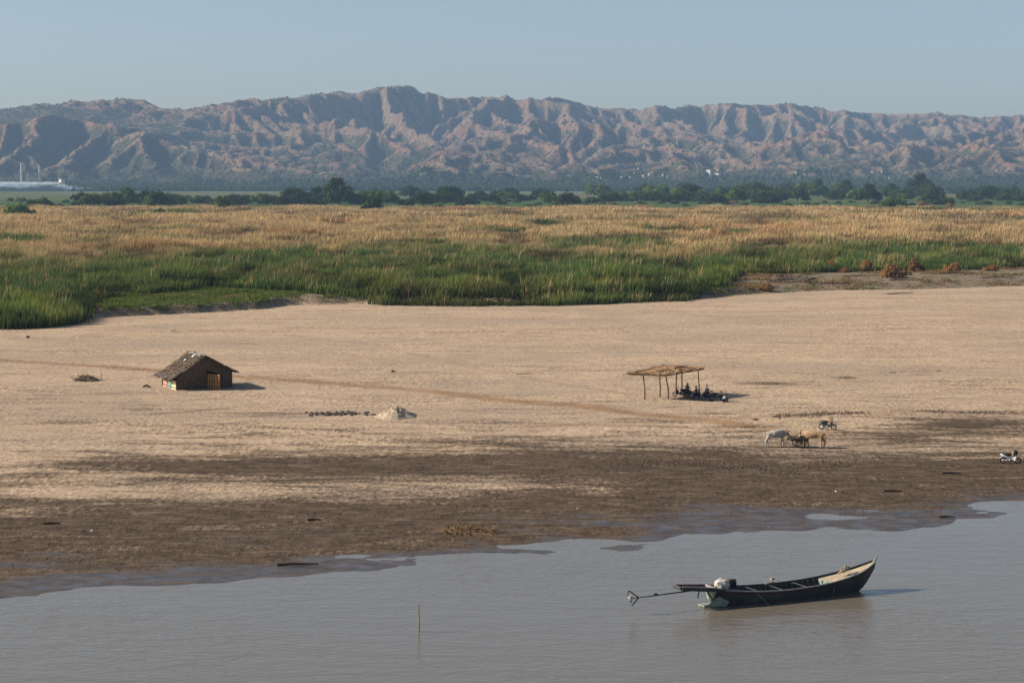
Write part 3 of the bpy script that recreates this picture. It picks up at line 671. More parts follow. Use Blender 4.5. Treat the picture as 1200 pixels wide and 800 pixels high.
# ---- hut
def hut():
    c0 = G(206.6, 457); ang = math.atan2(.42, .907)
    root = empty('thatched_hut', c0, ang, 'small thatched hut with dark gable and patched side wall standing on the sand', 'hut')
    Wd, Ln, eL, eR, pk = 6.55, 5.6, 1.15, 1.85, 3.75     # local x along gable, y back, z up
    def tu(name, m, pts, parent=root, th=.05):
        mb = MB(); n = len(pts); a = [Vector(p) for p in pts]; nn = (a[1]-a[0]).cross(a[2]-a[0]).normalized()*th
        mb.add(a+[p+nn for p in a], [tuple(range(n)), tuple(range(n, 2*n))[::-1]]+[(i, (i+1) % n, n+(i+1) % n, n+i) for i in range(n)]); return mb.build(name, m, parent)
    px = 3.25
    d0, d1, dh = Wd*.535, Wd*.81, 1.95
    tu('wall', weave, [(0, 0, -.1), (d0, 0, -.1), (d0, 0, 3.55), (px, 0, 3.65), (0, 0, eL+.15)])
    tu('wall', weave, [(d1, 0, -.1), (Wd, 0, -.1), (Wd, 0, eR+.1), (d1, 0, eR+.95)])
    tu('wall', weave, [(d0, 0, dh+.15), (d1, 0, dh-.35), (d1, 0, eR+.95), (d0, 0, 3.5)])
    tu('wall', weave, [(Wd, .06, -.1), (Wd, Ln, -.1), (Wd, Ln, eR), (Wd, .06, eR)])
    tu('wall', weave, [(0, Ln, -.1), (Wd, Ln, -.1), (Wd, Ln, eR), (px, Ln, pk-.1), (0, Ln, eL)])
    # weave battens
    mb = MB()
    for z in (.25, .6, .95, 1.3): mb.box((d0/2, -.03, z), (d0-.1, .04, .05))
    for x in np.arange(.3, d0, .5): mb.box((x, -.04, .6), (.05, .04, 1.3))
    mb.build('batten', poledark, root)
    # patched left wall
    for i, (y0, y1, z1, col, lb) in enumerate([(.06, 1.9, 1.02, (.78, .68, .40), 'cream patch of the side wall'), (1.95, 3.7, .95, (.23, .42, .36), 'faded teal patch of the side wall'),
                                       (3.75, 5.5, 1.05, (.72, .36, .26), 'coral red patch of the side wall')]):
        o = tu('wall_patch', mat('patch_cloth', col, .9, .3, 3), [(0, y1, 0), (0, y0, 0), (0, y0, z1), (0, y1, z1-.06)]); o['label'] = lb
    mb = MB()
    for y in (1.92, 3.72, 5.55): mb.box((-.04, y, .6), (.09, .09, 1.3))
    mb.box((-.07, 5.55, .6), (.14, .12, 1.25)); mb.box((-.03, 2.8, .22), (.05, 5.4, .1))
    mb.build('post', poledark, root)
    # door stands in for the sunlit inner wall, added to catch sun
    dl = 2.15; da = R(-62); ux, uy = math.cos(da), math.sin(da); dr = empty('added_door', (d0+.05, -.08, .05)); dr.parent = root
    mb = MB(); mb.box((ux*dl/2, uy*dl/2, .88), (dl, .05, 1.62), da); mb.build('added_mat', orange, dr)
    mb = MB()
    for k in range(6):
        q = (k+.2)*dl/5.4; mb.box((ux*q-.03, uy*q-.05, .88), (.07, .05, 1.7+.1*math.sin(k*7)), da)
    for z in (.3, .9, 1.5): mb.box((ux*dl/2-.03, uy*dl/2-.06, z), (dl, .05, .05), da)
    mb.build('added_slat', poledark, dr)
    # roof: two thick slopes with ragged straw
    def slope(name, x0, z0, x1, z1, m, seed, sag=.12):
        rg = random.Random(seed); nu, nv = 26, 14; V = []; top = []
        for j in range(nv+1):
            for i in range(nu+1):
                u, v = i/nu, j/nv; y = -.55+u*(Ln+1.1); x = x0+(x1-x0)*v; z = z0+(z1-z0)*v-sag*math.sin(v*3.14)+rg.uniform(-.05, .05)
                if x0 < px and v < .22: z += .10*(.22-v)/.22
                if v == 0: x += rg.uniform(-.22, .18); z += rg.uniform(-.08, .05)
                if i in (0, nu): y += rg.uniform(-.12, .12)
                top.append((x, y, z+.10))
        n = len(top); V = top+[(x, y, z-.16) for x, y, z in top]; f = []
        for j in range(nv):
            for i in range(nu):
                a = j*(nu+1)+i; b = a+1; c = a+nu+2; d = a+nu+1; f += [(a, b, c, d), (n+d, n+c, n+b, n+a)]
        def rim(a, b): f.append((a, n+a, n+b, b))
        for i in range(nu): rim(i, i+1); rim(nv*(nu+1)+i+1, nv*(nu+1)+i)
        for j in range(nv): rim((j+1)*(nu+1), j*(nu+1)); rim(j*(nu+1)+nu, (j+1)*(nu+1)+nu)
        o = MB().add(V, f).build(name, m, root)
        # loose straw
        mb = MB()
        for k in range(420):
            v = rg.random()**.8; u = rg.random(); y = -.6+u*(Ln+1.2); x = x0+(x1-x0)*v; z = z0+(z1-z0)*v-sag*math.sin(v*3.14)+.12
            L_ = rg.uniform(.3, .8); dv = Vector((x0-x1, rg.uniform(-.6, .6), z0-z1)).normalized()*L_; w_ = Vector((0, .05, 0)); p = Vector((x, y, z+rg.uniform(0, .1)))
            mb.add([p-w_, p+w_, p+dv+w_*.4+Vector((0, 0, rg.uniform(-.12, .08))), p+dv-w_*.4], [(0, 1, 2, 3)])
        mb.build('loose_straw', straw, o); return o
    slope('roof', -.85, eL+.0, px, pk, thatch, 1); slope('roof', Wd+.45, eR-.05, px, pk, thatch, 2, .05)
    mb = MB()
    for k in range(7): mb.box((px-.15+.1*math.sin(k*3), .3+k*.85, pk+.08), (.75, .95, .09), .2*math.sin(k*5), .1*math.sin(k), .25*math.sin(k*2.3))
    mb.build('ridge_cover', mat('ridge_sacking', (.40, .385, .36), .8, .4, 3), root)
    mb = MB(); mb.box((px-1.25, 3.6, pk-.72), (.45, .3, .04), .2, 0, -.72); mb.box((px-.6, 2.3, pk-.15), (.35, .3, .04), .4, 0, -.7)
    mb.build('plastic_patch', mat('pale_plastic', (.7, .7, .68), .5, .1), root)
    # battens on the lit slope
    mb = MB()
    for v in (.3, .62): mb.tube([(-.85+(px+.85)*v, -.5, eL+(pk-eL)*v+.02), (-.85+(px+.85)*v, Ln+.5, eL+(pk-eL)*v+.06)], .05, 5)
    mb.build('roof_pole', pole, root)
hut()
def mound_heap(name, loc, rx, ry, h, m, label, cat, seed, n=18, sticks=0, sm=None, sl=1.2):
    rg = random.Random(seed); V = []; f = []; rings = 9
    for j in range(rings+1):
        q = j/rings
        for i in range(n):
            th = 6.283*i/n; rr = q*(1+.22*math.sin(th*2+seed)+.12*math.sin(th*5+seed*2)); zz = h*max(0, 1-q)**1.1*(1+.22*rg.uniform(-1, 1)*min(1, q*2.5))-.05*(j == rings)-.02
            V.append((rx*rr*math.cos(th), ry*rr*math.sin(th), zz))
    for j in range(rings):
        for i in range(n): f.append((j*n+i, j*n+(i+1) % n, (j+1)*n+(i+1) % n, (j+1)*n+i))
    root = MB().add(V, f).build(name, m); root.location = loc; tag(root, label, cat)
    if sticks:
        mb = MB()
        for k in range(sticks):
            th = rg.random()*6.28; r_ = rg.random()**.6; p = Vector((rx*r_*math.cos(th), ry*r_*math.sin(th), h*(1-r_)*.8)); dv = Vector((rg.gauss(0, 1), rg.gauss(0, .7), rg.gauss(.1, .3))).normalized()*sl*rg.uniform(.4, 1)
            mb.tube([p-dv*.5, p+dv*.5+Vector((0, 0, .08))], [.035, .012], 4)
        mb.build('twigs', sm, root)
    return root
mound_heap('brush_heap', G(102, 446), 1.5, 1.2, .75, weave, 'small dark heap of brushwood on the sand left of the hut', 'brush heap', 3, sticks=90, sm=poledark, sl=1.6)
o = MB().tube([(0, 0, -.1), (.03, 0, .8), (-.16, .05, 1.5)], [.035, .03, .015], 5).build('upright_stick', pole); o.location = G(119, 446); tag(o, 'thin upright stick beside the dark brush heap', 'stick')
mb = MB()
for k in range(5): mb.tube([(k*.25, 0, .05), (k*.25-1.3+.3*k, .5, .35+.1*k)], [.04, .015], 4)
o = mb.build('dead_branch', poledark); o.location = G(86, 444); tag(o, 'sprawling dead branch at the left foot of the dark brush heap', 'branch')
mb = MB(); mb.tube([(-.5, 0, .12), (-.1, .1, .3), (.4, 0, .1)], [.12, .16, .08], 6); o = mb.build('bundle_of_rags', weave); o.location = G(172.5, 454.5); tag(o, 'dark bundle lying beside the coral end of the hut', 'bundle')
sandm = mat('mound_sand', (.50, .40, .29), .95, .2, 1.2, bump=.3)
mound_heap('sand_mound', G(464, 488), 2.6, 2.2, 1.15, sandm, 'pale conical sand mound with a shaded right side, left of centre', 'sand mound', 5, n=26)
rg = random.Random(8)
g = G(396, 485); rq = np.random.default_rng(88); n_ = 150; cx_ = rq.normal(0, 1.9, n_)+g.x; cy_ = g.y+rq.normal(0, .8, n_)+.25*(cx_-g.x)*0
tag(clumps('charred_debris', np.stack([cx_, cy_, H(cx_, cy_)+.03], -1), rq.uniform(.06, .26, n_), mat('charred_clods', (.085, .068, .055), .95, .4), .7, 15), 'dark lumpy debris in a low row just left of the pale sand mound', kind='stuff')
mound_heap('washed_up_reeds', G(547, 623), 1.9, 1.3, .35, mat('wet_straw', (.20, .125, .06), .9, .4, 8), 'brown heap of washed up reeds on the mud near the water', 'reed heap', 9, sticks=160, sm=mat('dead_reed', (.26, .165, .08), .9, .4), sl=1.4)
def log(px, py, L_, r_, rz, label, cat='log', m=darkwood, lift=0, nm='log'):
    mb = MB(); mb.tube([(-L_/2, 0, r_*.8), (-L_*.1, .04, r_*1.1+lift*.4), (L_/2, 0, r_*.8+lift)], [r_, r_*.95, r_*.55], 7)
    o = mb.build(nm, m); o.location = G(px, py); o.rotation_euler = (0, 0, rz); tag(o, label, cat); return o
log(1046, 576, 1.5, .11, .05, 'rusty brown log lying on the mud above the puddles', m=mat('rusty_log', (.13, .075, .05), .9))
log(1115, 555, 1.6, .09, .1, 'dark driftwood log on the mud below the white motorbike')
log(204, 389, 1.7, .07, -1.0, 'black curved stick lying on the bare sand above the hut', 'stick', lift=.35, nm='stick')
log(33, 396, .5, .18, .3, 'small black stump on the sand near the left edge', 'stump', nm='stump')
log(61, 614, 1.2, .09, .15, 'dark driftwood on the mud near the left edge', nm='driftwood_stick')
log(368, 610, 1.0, .10, .1, 'short dark stick on the mud right of the lower left', 'stick', nm='stick')
log(461, 436, .5, .12, .1, 'small dark lump on the sand above the sand mound', 'stump', nm='stump')
log(1055, 345, 5.5, .12, -.1, 'long dead branch lying where the sand meets the right bank', 'branch', lift=.3, nm='dead_branch')
log(615, 438, 2.2, .04, .25, 'thin pale stick lying flat on the open sand in the centre', 'stick', m=pole, nm='stick')
log(349, 662, 2.6, .10, .1, 'low dark driftwood at the water line on the left', nm='driftwood')
log(1110, 606, 1.2, .08, .0, 'dark stick on the mud at the river edge right of the boat bow', 'driftwood', nm='driftwood')
# litter
whitem = mat('white_plastic', (.75, .75, .73), .6, .1)
LI = [(107, 622), (163, 645), (384, 655), (366, 654), (549, 605), (610, 604), (676, 596), (715, 574), (742, 573), (979, 576), (884, 594), (829, 515), (870, 518), (831, 540), (575, 634), (652, 622), (1030, 535), (900, 618)]
lt = None
for i, (a, b) in enumerate(LI):
    if lt is None:
        mb = MB(); mb.add([(-.2, -.1, .03), (.18, -.12, .05), (.22, .1, .16), (-.05, .15, .22), (-.2, .05, .1), (0, 0, .02)], [(0, 1, 2, 5), (5, 2, 3), (5, 3, 4), (0, 5, 4)]); o = lt = mb.build('litter_scrap', whitem)
    else: o = lt.copy(); S.collection.objects.link(o)
    o.location = G(a, b); k = rg.uniform(.28, .55); o.scale = (k, k, k); o.rotation_euler = (0, 0, rg.random()*6)
    tag(o, 'tiny pale scrap of litter on the brown mud', 'litter', 'litter scraps on the mud')
# debris track across the sand
def track(pts, n, wd, colm, seed, name, label, size=(.05, .16)):
    rg = np.random.default_rng(seed); pp = np.array([list(G(*p)) for p in pts]); t = rg.random(n)*(len(pp)-1); i = np.minimum(t.astype(int), len(pp)-2); f = (t-i)[:, None]
    q = pp[i]*(1-f)+pp[i+1]*f; q[:, :2] += rg.normal(size=(n, 2))*wd*np.array([1, 1.0]); q[:, 0] += 0
    keep = fbm(q[:, 0], q[:, 1], 5, 3, seed) > (-.3 if seed == 12 else -.12); q = q[keep]; q[:, 2] = H(q[:, 0], q[:, 1])
    return tag(clumps(name, q, rg.uniform(*size, len(q)), colm, .35, seed), label, kind='stuff')
tm = mat('straw_litter', (.38, .24, .13), .95, .4, .5)
track([(-40, 419), (0, 422), (120, 429), (180, 434), (270, 441), (400, 450), (520, 460), (600, 470), (680, 475), (740, 484), (830, 492), (880, 500)], 12000, 1.1, tm, 12, 'straw_litter', 'line of rusty straw litter along the track across the sand', (.03, .09))
track([(700, 545), (820, 542), (900, 548), (1010, 540)], 1500, 1.2, mudm, 13, 'mud_clods', 'clods along the cart track in the mud')
track([(870, 500), (900, 488), (980, 484), (1080, 482), (1200, 484)], 2200, .8, mudm, 14, 'mud_clods', 'trampled clods right of the shelter')
for k, (a, b) in enumerate([((715, 491), (800, 489)), ((780, 507), (905, 505)), ((395, 523), (480, 527)), ((300, 500), (420, 505)), ((170, 486), (270, 478)), ((1040, 437), (1100, 434)), ((890, 450), (960, 446)), ((60, 490), (100, 486)), ((240, 402), (300, 403)), ((985, 443), (1010, 441))]):
    track([a, b], 420, .5, mudm if k % 2 else clodm, 40+k, 'dirt_clods', 'thin scatter of dark clods on the open sand', (.04, .11))
for k, pts in enumerate([[(330, 392), (420, 402), (500, 418), (560, 432)], [(337, 391), (427, 401), (508, 417), (570, 431)], [(560, 432), (640, 447), (740, 462)], [(800, 474), (850, 478), (878, 486), (840, 494)],
                         [(808, 472), (862, 476), (892, 486), (850, 496)], [(905, 478), (960, 484), (1050, 487), (1200, 478)], [(885, 505), (960, 512), (1080, 508), (1200, 512)], [(280, 458), (400, 468), (560, 474)],
                         [(610, 372), (700, 385), (830, 400), (960, 408)], [(0, 455), (90, 462), (200, 470)]]):
    track(pts, 900, .07, clodm, 70+k, 'wheel_rut', 'faint wheel rut pressed across the sand', (.03, .075))

# ---- stake in the water
o = MB().tube([(0, 0, -1.2), (.02, 0, .5), (0, .02, 1.55)], [.05, .045, .04], 8).build('mooring_stake', mat('grey_stake', (.28, .25, .20), .9)); x, y = P(490.5, 740, 0); o.location = (x, y, 0)
tag(o, 'lone thin stake standing upright in the open water', 'stake')

# ---- brush roofed shelter
def shelter():
    zr = .95+2.75
    cr = [Vector((*P(a, b, zz), zz)) for a, b, zz in ((736, 438, zr-.1), (780, 439.5, zr), (826, 431.5, zr+.1), (782, 429, zr+.1))]
    c = sum(cr, Vector())/4; gb = gz(c.x, c.y)
    root = empty('brush_shelter', (c.x, c.y, gb), 0, 'open shelter of thin poles under a flat brushwood roof, shading parked motorbikes', 'shelter')
    L_ = [v-Vector((c.x, c.y, gb)) for v in cr]
    rg = random.Random(5); mb = MB(); N = 62
    for i in range(N):
        t = (i+rg.uniform(-.3, .3))/N; a = L_[0].lerp(L_[1], 0)*(1-t)+L_[3]*0+L_[0]*0
        p = L_[0].lerp(L_[3], t)+Vector((0, 0, .10)); q = L_[1].lerp(L_[2], t)+Vector((0, 0, .10)); d = (q-p); p = p-d*rg.uniform(-.03, .05); q = q+d*rg.uniform(-.04, .06)
        m_ = (p+q)/2+Vector((rg.uniform(-.08, .08), 0, rg.uniform(-.04, .06)))
        mb.tube([p+Vector((0, 0, rg.uniform(-.05, .05))), m_, q+Vector((0, 0, rg.uniform(-.05, .05)))], [.085, .10, .06], 5)
    for i in range(150):
        u, v = rg.random(), rg.random(); p = L_[0].lerp(L_[3], u).lerp(L_[1].lerp(L_[2], u), v)+Vector((0, 0, rg.uniform(-.02, .22))); th = rg.gauss(.6, .5); d = Vector((math.cos(th), math.sin(th), rg.uniform(-.1, .1)))*rg.uniform(.4, 1.2)
        mb.tube([p-d, p+d], [.045, .02], 4)
    mb.build('roof', mat('brushwood', (.30, .185, .10), .95, .6, 5), root)
    mb = MB()
    for a, b in ((0, 3), (1, 2), (0, 1), (3, 2)): mb.tube([L_[a]*.97, L_[b]*.97], .06, 6)
    for t in (.33, .66): mb.tube([L_[0].lerp(L_[3], t), L_[1].lerp(L_[2], t)], .05, 6)
    mb.build('roof_beam', poledark, root)
    for px, py, tx in ((755.5, 467.5, -.3), (773.5, 465, -.1), (783, 468, -.5), (792, 462, .2), (799, 463.5, 0), (819, 465, -.15)):
        g = G(px, py)-Vector((c.x, c.y, gb)); top = zr-gb
        MB().tube([g-Vector((0, 0, .2)), g+Vector((.02, 0, top*.4)), g+Vector((tx*.35, 0, top*.7)), g+Vector((tx*.6, 0, top+.02))], [.075, .07, .065, .055], 7).build('post', poledark, root)
shelter()

# ---- motorbikes (underbone type), facing +x, origin on the ground under the middle
blackm = mat('black_rubber', (.02, .02, .02), .8, .2); chrome = mat('dull_metal', (.35, .35, .36), .35, .1, metal=.9); seatm = mat('seat_vinyl', (.025, .025, .028), .55, .1)
def motorbike(paint, shield, rimm):
    root = empty('motorbike', (0, 0, -400))
    for wx in (-.61, .61):
        wh = empty('wheel', (wx, 0, .29)); wh.parent = root
        MB().torus((0, 0, 0), .25, .052, 24, 8).build('tyre', blackm, wh, True)
        mb = MB().torus((0, 0, 0), .215, .018, 22, 5)
        for k in range(6): q = k*math.pi/3; mb.tube([(0, 0, 0), (.21*math.cos(q), 0, .21*math.sin(q))], .012, 4)
        mb.lathe((0, 0, 0), [(0, -.05), (.06, -.05), (.06, .05), (0, .05)], 10, 'Y'); mb.build('rim', rimm, wh)
    mb = MB(); mb.tube([(-.85, 0, .82), (-.5, 0, .68), (-.15, 0, .52), (.1, 0, .42), (.3, 0, .5), (.42, 0, .8)], [.06, .12, .12, .10, .09, .07], 10)
    mb.tube([(-.61, .09, .29), (-.2, .09, .35), (0, .08, .32)], .03, 6); mb.tube([(-.61, -.09, .29), (-.2, -.09, .35), (0, -.08, .32)], .03, 6)
    mb.build('frame', paint, root, True)
    MB().tube([(-.12, 0, .30), (.14, 0, .33)], [.12, .10], 10).build('engine', chrome, root, True)
    MB().tube([(.0, -.13, .24), (-.3, -.15, .24), (-.75, -.15, .36)], [.025, .05, .05], 8).build('exhaust', chrome, root, True)
    mb = MB(); mb.tube([(-.72, 0, .84), (-.4, 0, .80), (-.1, 0, .78), (.06, 0, .74)], [.07, .125, .13, .07], 10); o = mb.build('seat', seatm, root, True); o.scale = (1, 1, 1)
    for k in (-1, 1):
        MB().tube([(.61, .06*k, .29), (.46, .06*k, .78)], .022, 6).build('fork', chrome, root)
        MB().add([(.12, .06*k, .42), (.36, .16*k, .28), (.46, .20*k, .55), (.44, .14*k, .88), (.34, .07*k, .80), (.13, .08*k, .44), (.36, .18*k, .28), (.46, .22*k, .55), (.44, .16*k, .88), (.34, .09*k, .80)],
                 [(0, 1, 2, 3, 4), (9, 8, 7, 6, 5), (0, 5, 6, 1), (1, 6, 7, 2), (2, 7, 8, 3), (3, 8, 9, 4), (4, 9, 5, 0)]).build('leg_shield', shield, root)
    mb = MB(); V = []
    for i in range(9):
        q = R(20+i*18); V += [(.61+.34*math.cos(q), y_, .29+.34*math.sin(q)) for y_ in (-.06, .06)]
    mb.add(V, [(2*i, 2*i+1, 2*i+3, 2*i+2) for i in range(8)]); mb.build('mudguard', shield, root)
    mb = MB(); V = []
    for i in range(9):
        q = R(20+i*17); V += [(-.61+.35*math.cos(q), y_, .29+.35*math.sin(q)) for y_ in (-.07, .07)]
    mb.add(V, [(2*i, 2*i+1, 2*i+3, 2*i+2) for i in range(8)]); mb.build('mudguard', paint, root)
    MB().tube([(.38, .34, 1.04), (.42, .16, 1.0), (.45, 0, .96), (.42, -.16, 1.0), (.38, -.34, 1.04)], [.022, .018, .05, .018, .022], 7).build('handlebar', seatm, root)
    MB().lathe((.47, 0, .93), [(0, 0), (.07, .0), (.095, .08), (.07, .15), (0, .16)], 10).build('cowl', shield, root, True)
    MB().tube([(.52, 0, 1.0), (.58, 0, .99)], [.07, .06], 10).build('headlight', mat('lamp_glass', (.7, .7, .7), .2, .05), root)
    MB().tube([(-.88, 0, .76), (-.93, 0, .76)], [.04, .035], 8).build('tail_light', mat('red_glass', (.35, .02, .02), .3, .1), root)
    for k in (-1, 1):
        MB().tube([(.42, .2*k, 1.02), (.40, .26*k, 1.18), (.40, .28*k, 1.22)], [.008, .01, .05], 6).build('mirror', seatm, root)
    MB().tube([(-.05, .12, .3), (-.1, .3, .02)], .015, 5).build('side_stand', chrome, root)
    return root
darkpaint = mat('dark_blue_paint', (.02, .025, .04), .3, .2, spec=.5); silver = mat('silver_plastic', (.42, .44, .47), .35, .1); whitep = mat('white_paint', (.75, .76, .78), .35, .06)
B1 = motorbike(darkpaint, seatm, chrome); B2 = motorbike(whitep, whitep, silver)
BL = [((797, 465), R(155), 'leftmost dark motorbike under the shelter, its pale rimmed wheel turned outwards'), ((806, 467), R(120), 'dark motorbike under the shelter, second from its left end'),
      ((816, 468), R(60), 'dark motorbike behind the tall seated person at the shelter'), ((829, 469), R(35), 'dark motorbike under the right hand person with arms forward'), ((840, 469.5), R(15), 'dark motorbike at the right end of the shelter group, handlebars raised')]
for i, (p, a, lb) in enumerate(BL):
    o = B1 if i == 0 else copy_tree(B1); o.location = G(*p); o.rotation_euler = (R(8), 0, a); tag(o, lb, 'motorbike', 'motorbikes parked under the shelter')
o = copy_tree(B1); o.location = G(970, 503.5); o.rotation_euler = (R(7), 0, R(-28)); tag(o, 'black motorbike parked alone behind the tan ox', 'motorbike')
o = B2; o.location = G(1184, 543); o.rotation_euler = (R(7), 0, R(-10)); tag(o, 'white motorbike with a dark bag over its handlebars at the right edge', 'motorbike')
bag = MB(); bag.lathe((0, 0, 0), [(0, -.30), (.17, -.27), (.23, -.05), (.19, .15), (.08, .27), (0, .28)], 12)
for v in range(len(bag.v)): x_, y_, z_ = bag.v[v]; bag.v[v] = (x_*1.1+.05*math.sin(z_*9), y_*1.2, z_)
o = bag.build('bag', mat('black_cloth', (.03, .028, .03), .9, .3), None, True); g = G(1184, 543); o.location = (g.x+.36, g.y-.09, g.z+.92); tag(o, 'dark cloth bag hung over the handlebars of the white motorbike', 'bag')
MB().box((-.20, -.10, -.02), (.06, .26, .34), .1).build('pocket', mat('tan_cloth', (.6, .42, .2), .9), o)

# ---- people
skinm = mat('brown_skin', (.20, .11, .07), .6, .1); hairm = mat('black_hair', (.012, .010, .010), .6, .1)
def person(loc, rz, shirt, trousers, label, seat=.0, pose='sit', group='people resting in the shelter shade'):
    root = empty('person', loc, rz, label, 'person', group); s = seat
    hip = s+.10
    if pose == 'sit':  # on a bike seat, thighs forward, feet down
        J = dict(pelvis=((0, 0, hip), (.135, .15)), waist=((-.02, 0, hip+.18), (.12, .14)), chest=((.0, 0, hip+.40), (.13, .165)), neck=((.04, 0, hip+.58), .06), head=((.07, 0, hip+.70), (.085, .09)), crown=((.07, 0, hip+.80), .07), nose=((.155, 0, hip+.70), .015))
        kn, ft = ((.40, hip-.04), (.36, max(.08, hip-.50))); hand = (.42, hip+.15)
    else:               # squatting low
        J = dict(pelvis=((-.05, 0, hip), (.14, .15)), waist=((-.03, 0, hip+.16), (.12, .14)), chest=((.06, 0, hip+.36), (.13, .165)), neck=((.14, 0, hip+.52), .06), head=((.19, 0, hip+.63), (.085, .09)), crown=((.19, 0, hip+.73), .07), nose=((.275, 0, hip+.63), .015))
        kn, ft = ((.36, hip+.22), (.20, .08)); hand = (.42, hip+.18)
    E = [('pelvis', 'waist'), ('waist', 'chest'), ('chest', 'neck'), ('neck', 'head'), ('head', 'crown'), ('head', 'nose')]
    cx = J['chest'][0]
    for k, sd_ in ((1, 'a'), (-1, 'b')):
        J['sh'+sd_] = ((cx[0], .19*k, cx[2]+.08), .06); J['el'+sd_] = ((cx[0]+.12, .24*k, cx[2]-.18), .045); J['wr'+sd_] = ((hand[0], .14*k, hand[1]), .03); J['ha'+sd_] = ((hand[0]+.08, .13*k, hand[1]-.01), .035)
        J['hp'+sd_] = ((J['pelvis'][0][0]+.04, .10*k, hip-.02), .095); J['kn'+sd_] = ((kn[0], .17*k, kn[1]), .065); J['an'+sd_] = ((ft[0], .16*k, ft[1]), .042); J['to'+sd_] = ((ft[0]+.17, .17*k, ft[1]-.04), .035)
        E += [('chest', 'sh'+sd_), ('sh'+sd_, 'el'+sd_), ('el'+sd_, 'wr'+sd_), ('wr'+sd_, 'ha'+sd_), ('pelvis', 'hp'+sd_), ('hp'+sd_, 'kn'+sd_), ('kn'+sd_, 'an'+sd_), ('an'+sd_, 'to'+sd_)]
    skin('body', J, E, skinm, root, 'pelvis')
    up = lambda r_, k=1.16: tuple(q*k for q in r_) if isinstance(r_, tuple) else r_*k
    JS = {k: (J[k][0], up(J[k][1], 1.2)) for k in ('pelvis', 'waist', 'chest', 'sha', 'shb', 'ela', 'elb')}
    JS['chest'] = (J['chest'][0], up(J['chest'][1], 1.12))
    skin('shirt', JS, [('pelvis', 'waist'), ('waist', 'chest'), ('chest', 'sha'), ('chest', 'shb'), ('sha', 'ela'), ('shb', 'elb')], shirt, root, 'pelvis')
    JT = {k: (J[k][0], up(J[k][1], 1.28)) for k in ('pelvis', 'hpa', 'hpb', 'kna', 'knb', 'ana', 'anb')}
    skin('trousers', JT, [('pelvis', 'hpa'), ('pelvis', 'hpb'), ('hpa', 'kna'), ('hpb', 'knb'), ('kna', 'ana'), ('knb', 'anb')], trousers, root, 'pelvis')
    h = J['head'][0]; mb = MB(); mb.lathe((h[0]-.02, 0, h[2]-.02), [(.105, 0), (.115, .06), (.10, .12), (.06, .155), (0, .165)], 12); mb.build('hair', hairm, root, True)
    return root
navy = mat('navy_cloth', (.03, .045, .09), .9, .2); dk = mat('dark_cloth', (.03, .03, .035), .9, .2); wht = mat('white_cloth', (.62, .66, .72), .9, .1); blu = mat('blue_cloth', (.14, .22, .36), .9, .2)
def on(px, py, dx=0, dy=0): g = G(px, py); return Vector((g.x+dx, g.y+dy, g.z))
person(on(829, 469, -.12, -.08), R(35), navy, dk, 'person in a dark blue shirt sitting tallest, near the right pole of the shelter', .78)
person(on(806, 467, -.05, .1), R(-60), blu, dk, 'person in a blue shirt sitting on the motorbike near the left of the group', .78)
person(on(816, 468.5, 0, -.1), R(200), dk, navy, 'person in dark clothes sitting low between the two blue shirted people', .62)
person(on(849, 471), R(-20), wht, navy, 'person in a white shirt squatting on the sand at the right end', .14, 'squat')

# ---- oxen and cart
def ox(loc, rz, coat, label, eat=True):
    root = empty('draught_ox', loc, rz, label, 'ox', 'cart oxen'); root.scale = (1.06, 1.15, 1.1); hd = (1.28, .72) if eat else (1.32, 1.12)
    J = dict(rump=((-.72, 0, 1.18), (.25, .24)), loin=((-.3, 0, 1.14), (.30, .29)), belly=((.1, 0, 1.04), (.34, .33)), chest=((.5, 0, 1.08), (.32, .29)), wither=((.62, 0, 1.42), (.12, .10)), neck=((.88, 0, 1.22 if not eat else 1.12), (.19, .14)),
             poll=((1.12, 0, 1.3 if not eat else 1.02), (.12, .12)), muzzle=((hd[0]+.1, 0, hd[1]), (.075, .075)), lip=((hd[0]+.17, 0, hd[1]-.09), .06), tail1=((-.98, 0, 1.22), .045), tail2=((-1.03, 0, .85), .03), tail3=((-1.0, 0, .5), .045), dew=((.72, 0, .80), (.10, .05)))
    E = [('belly', 'loin'), ('loin', 'rump'), ('belly', 'chest'), ('chest', 'wither'), ('chest', 'neck'), ('neck', 'poll'), ('poll', 'muzzle'), ('muzzle', 'lip'), ('rump', 'tail1'), ('tail1', 'tail2'), ('tail2', 'tail3'), ('chest', 'dew')]
    for k, q in ((1, 'a'), (-1, 'b')):
        o_ = .13*k
        J['e'+q] = ((.58, .16*k, .86), (.13, .11)); J['k'+q] = ((.60+o_, .16*k, .46), .078); J['f'+q] = ((.58+o_, .16*k, .18), .058); J['g'+q] = ((.62+o_, .16*k, .03), .062)
        J['s'+q] = ((-.66, .16*k, .88), (.17, .12)); J['h'+q] = ((-.86+o_, .16*k, .50), .082); J['i'+q] = ((-.78+o_, .16*k, .18), .06); J['j'+q] = ((-.74+o_, .16*k, .03), .062)
        J['r'+q] = ((1.08, .24*k, J['poll'][0][2]-.02), .035)
        E += [('chest', 'e'+q), ('e'+q, 'k'+q), ('k'+q, 'f'+q), ('f'+q, 'g'+q), ('rump', 's'+q), ('s'+q, 'h'+q), ('h'+q, 'i'+q), ('i'+q, 'j'+q), ('poll', 'r'+q)]
    skin('body', J, E, coat, root, 'belly')
    pz = J['poll'][0][2]
    for k in (1, -1): MB().tube([(1.12, .08*k, pz+.08), (1.10, .20*k, pz+.22), (1.06, .22*k, pz+.42)], [.035, .028, .008], 7).build('horn', blackm, root, True)
    return root
tanc = mat('tan_coat', (.52, .34, .18), .85, .18, 1.5); greyc = mat('pale_grey_coat', (.52, .47, .41), .85, .2, 1.6)
ox(G(909, 523.5), R(12), greyc, 'pale grey ox standing left of the cart with its head down')
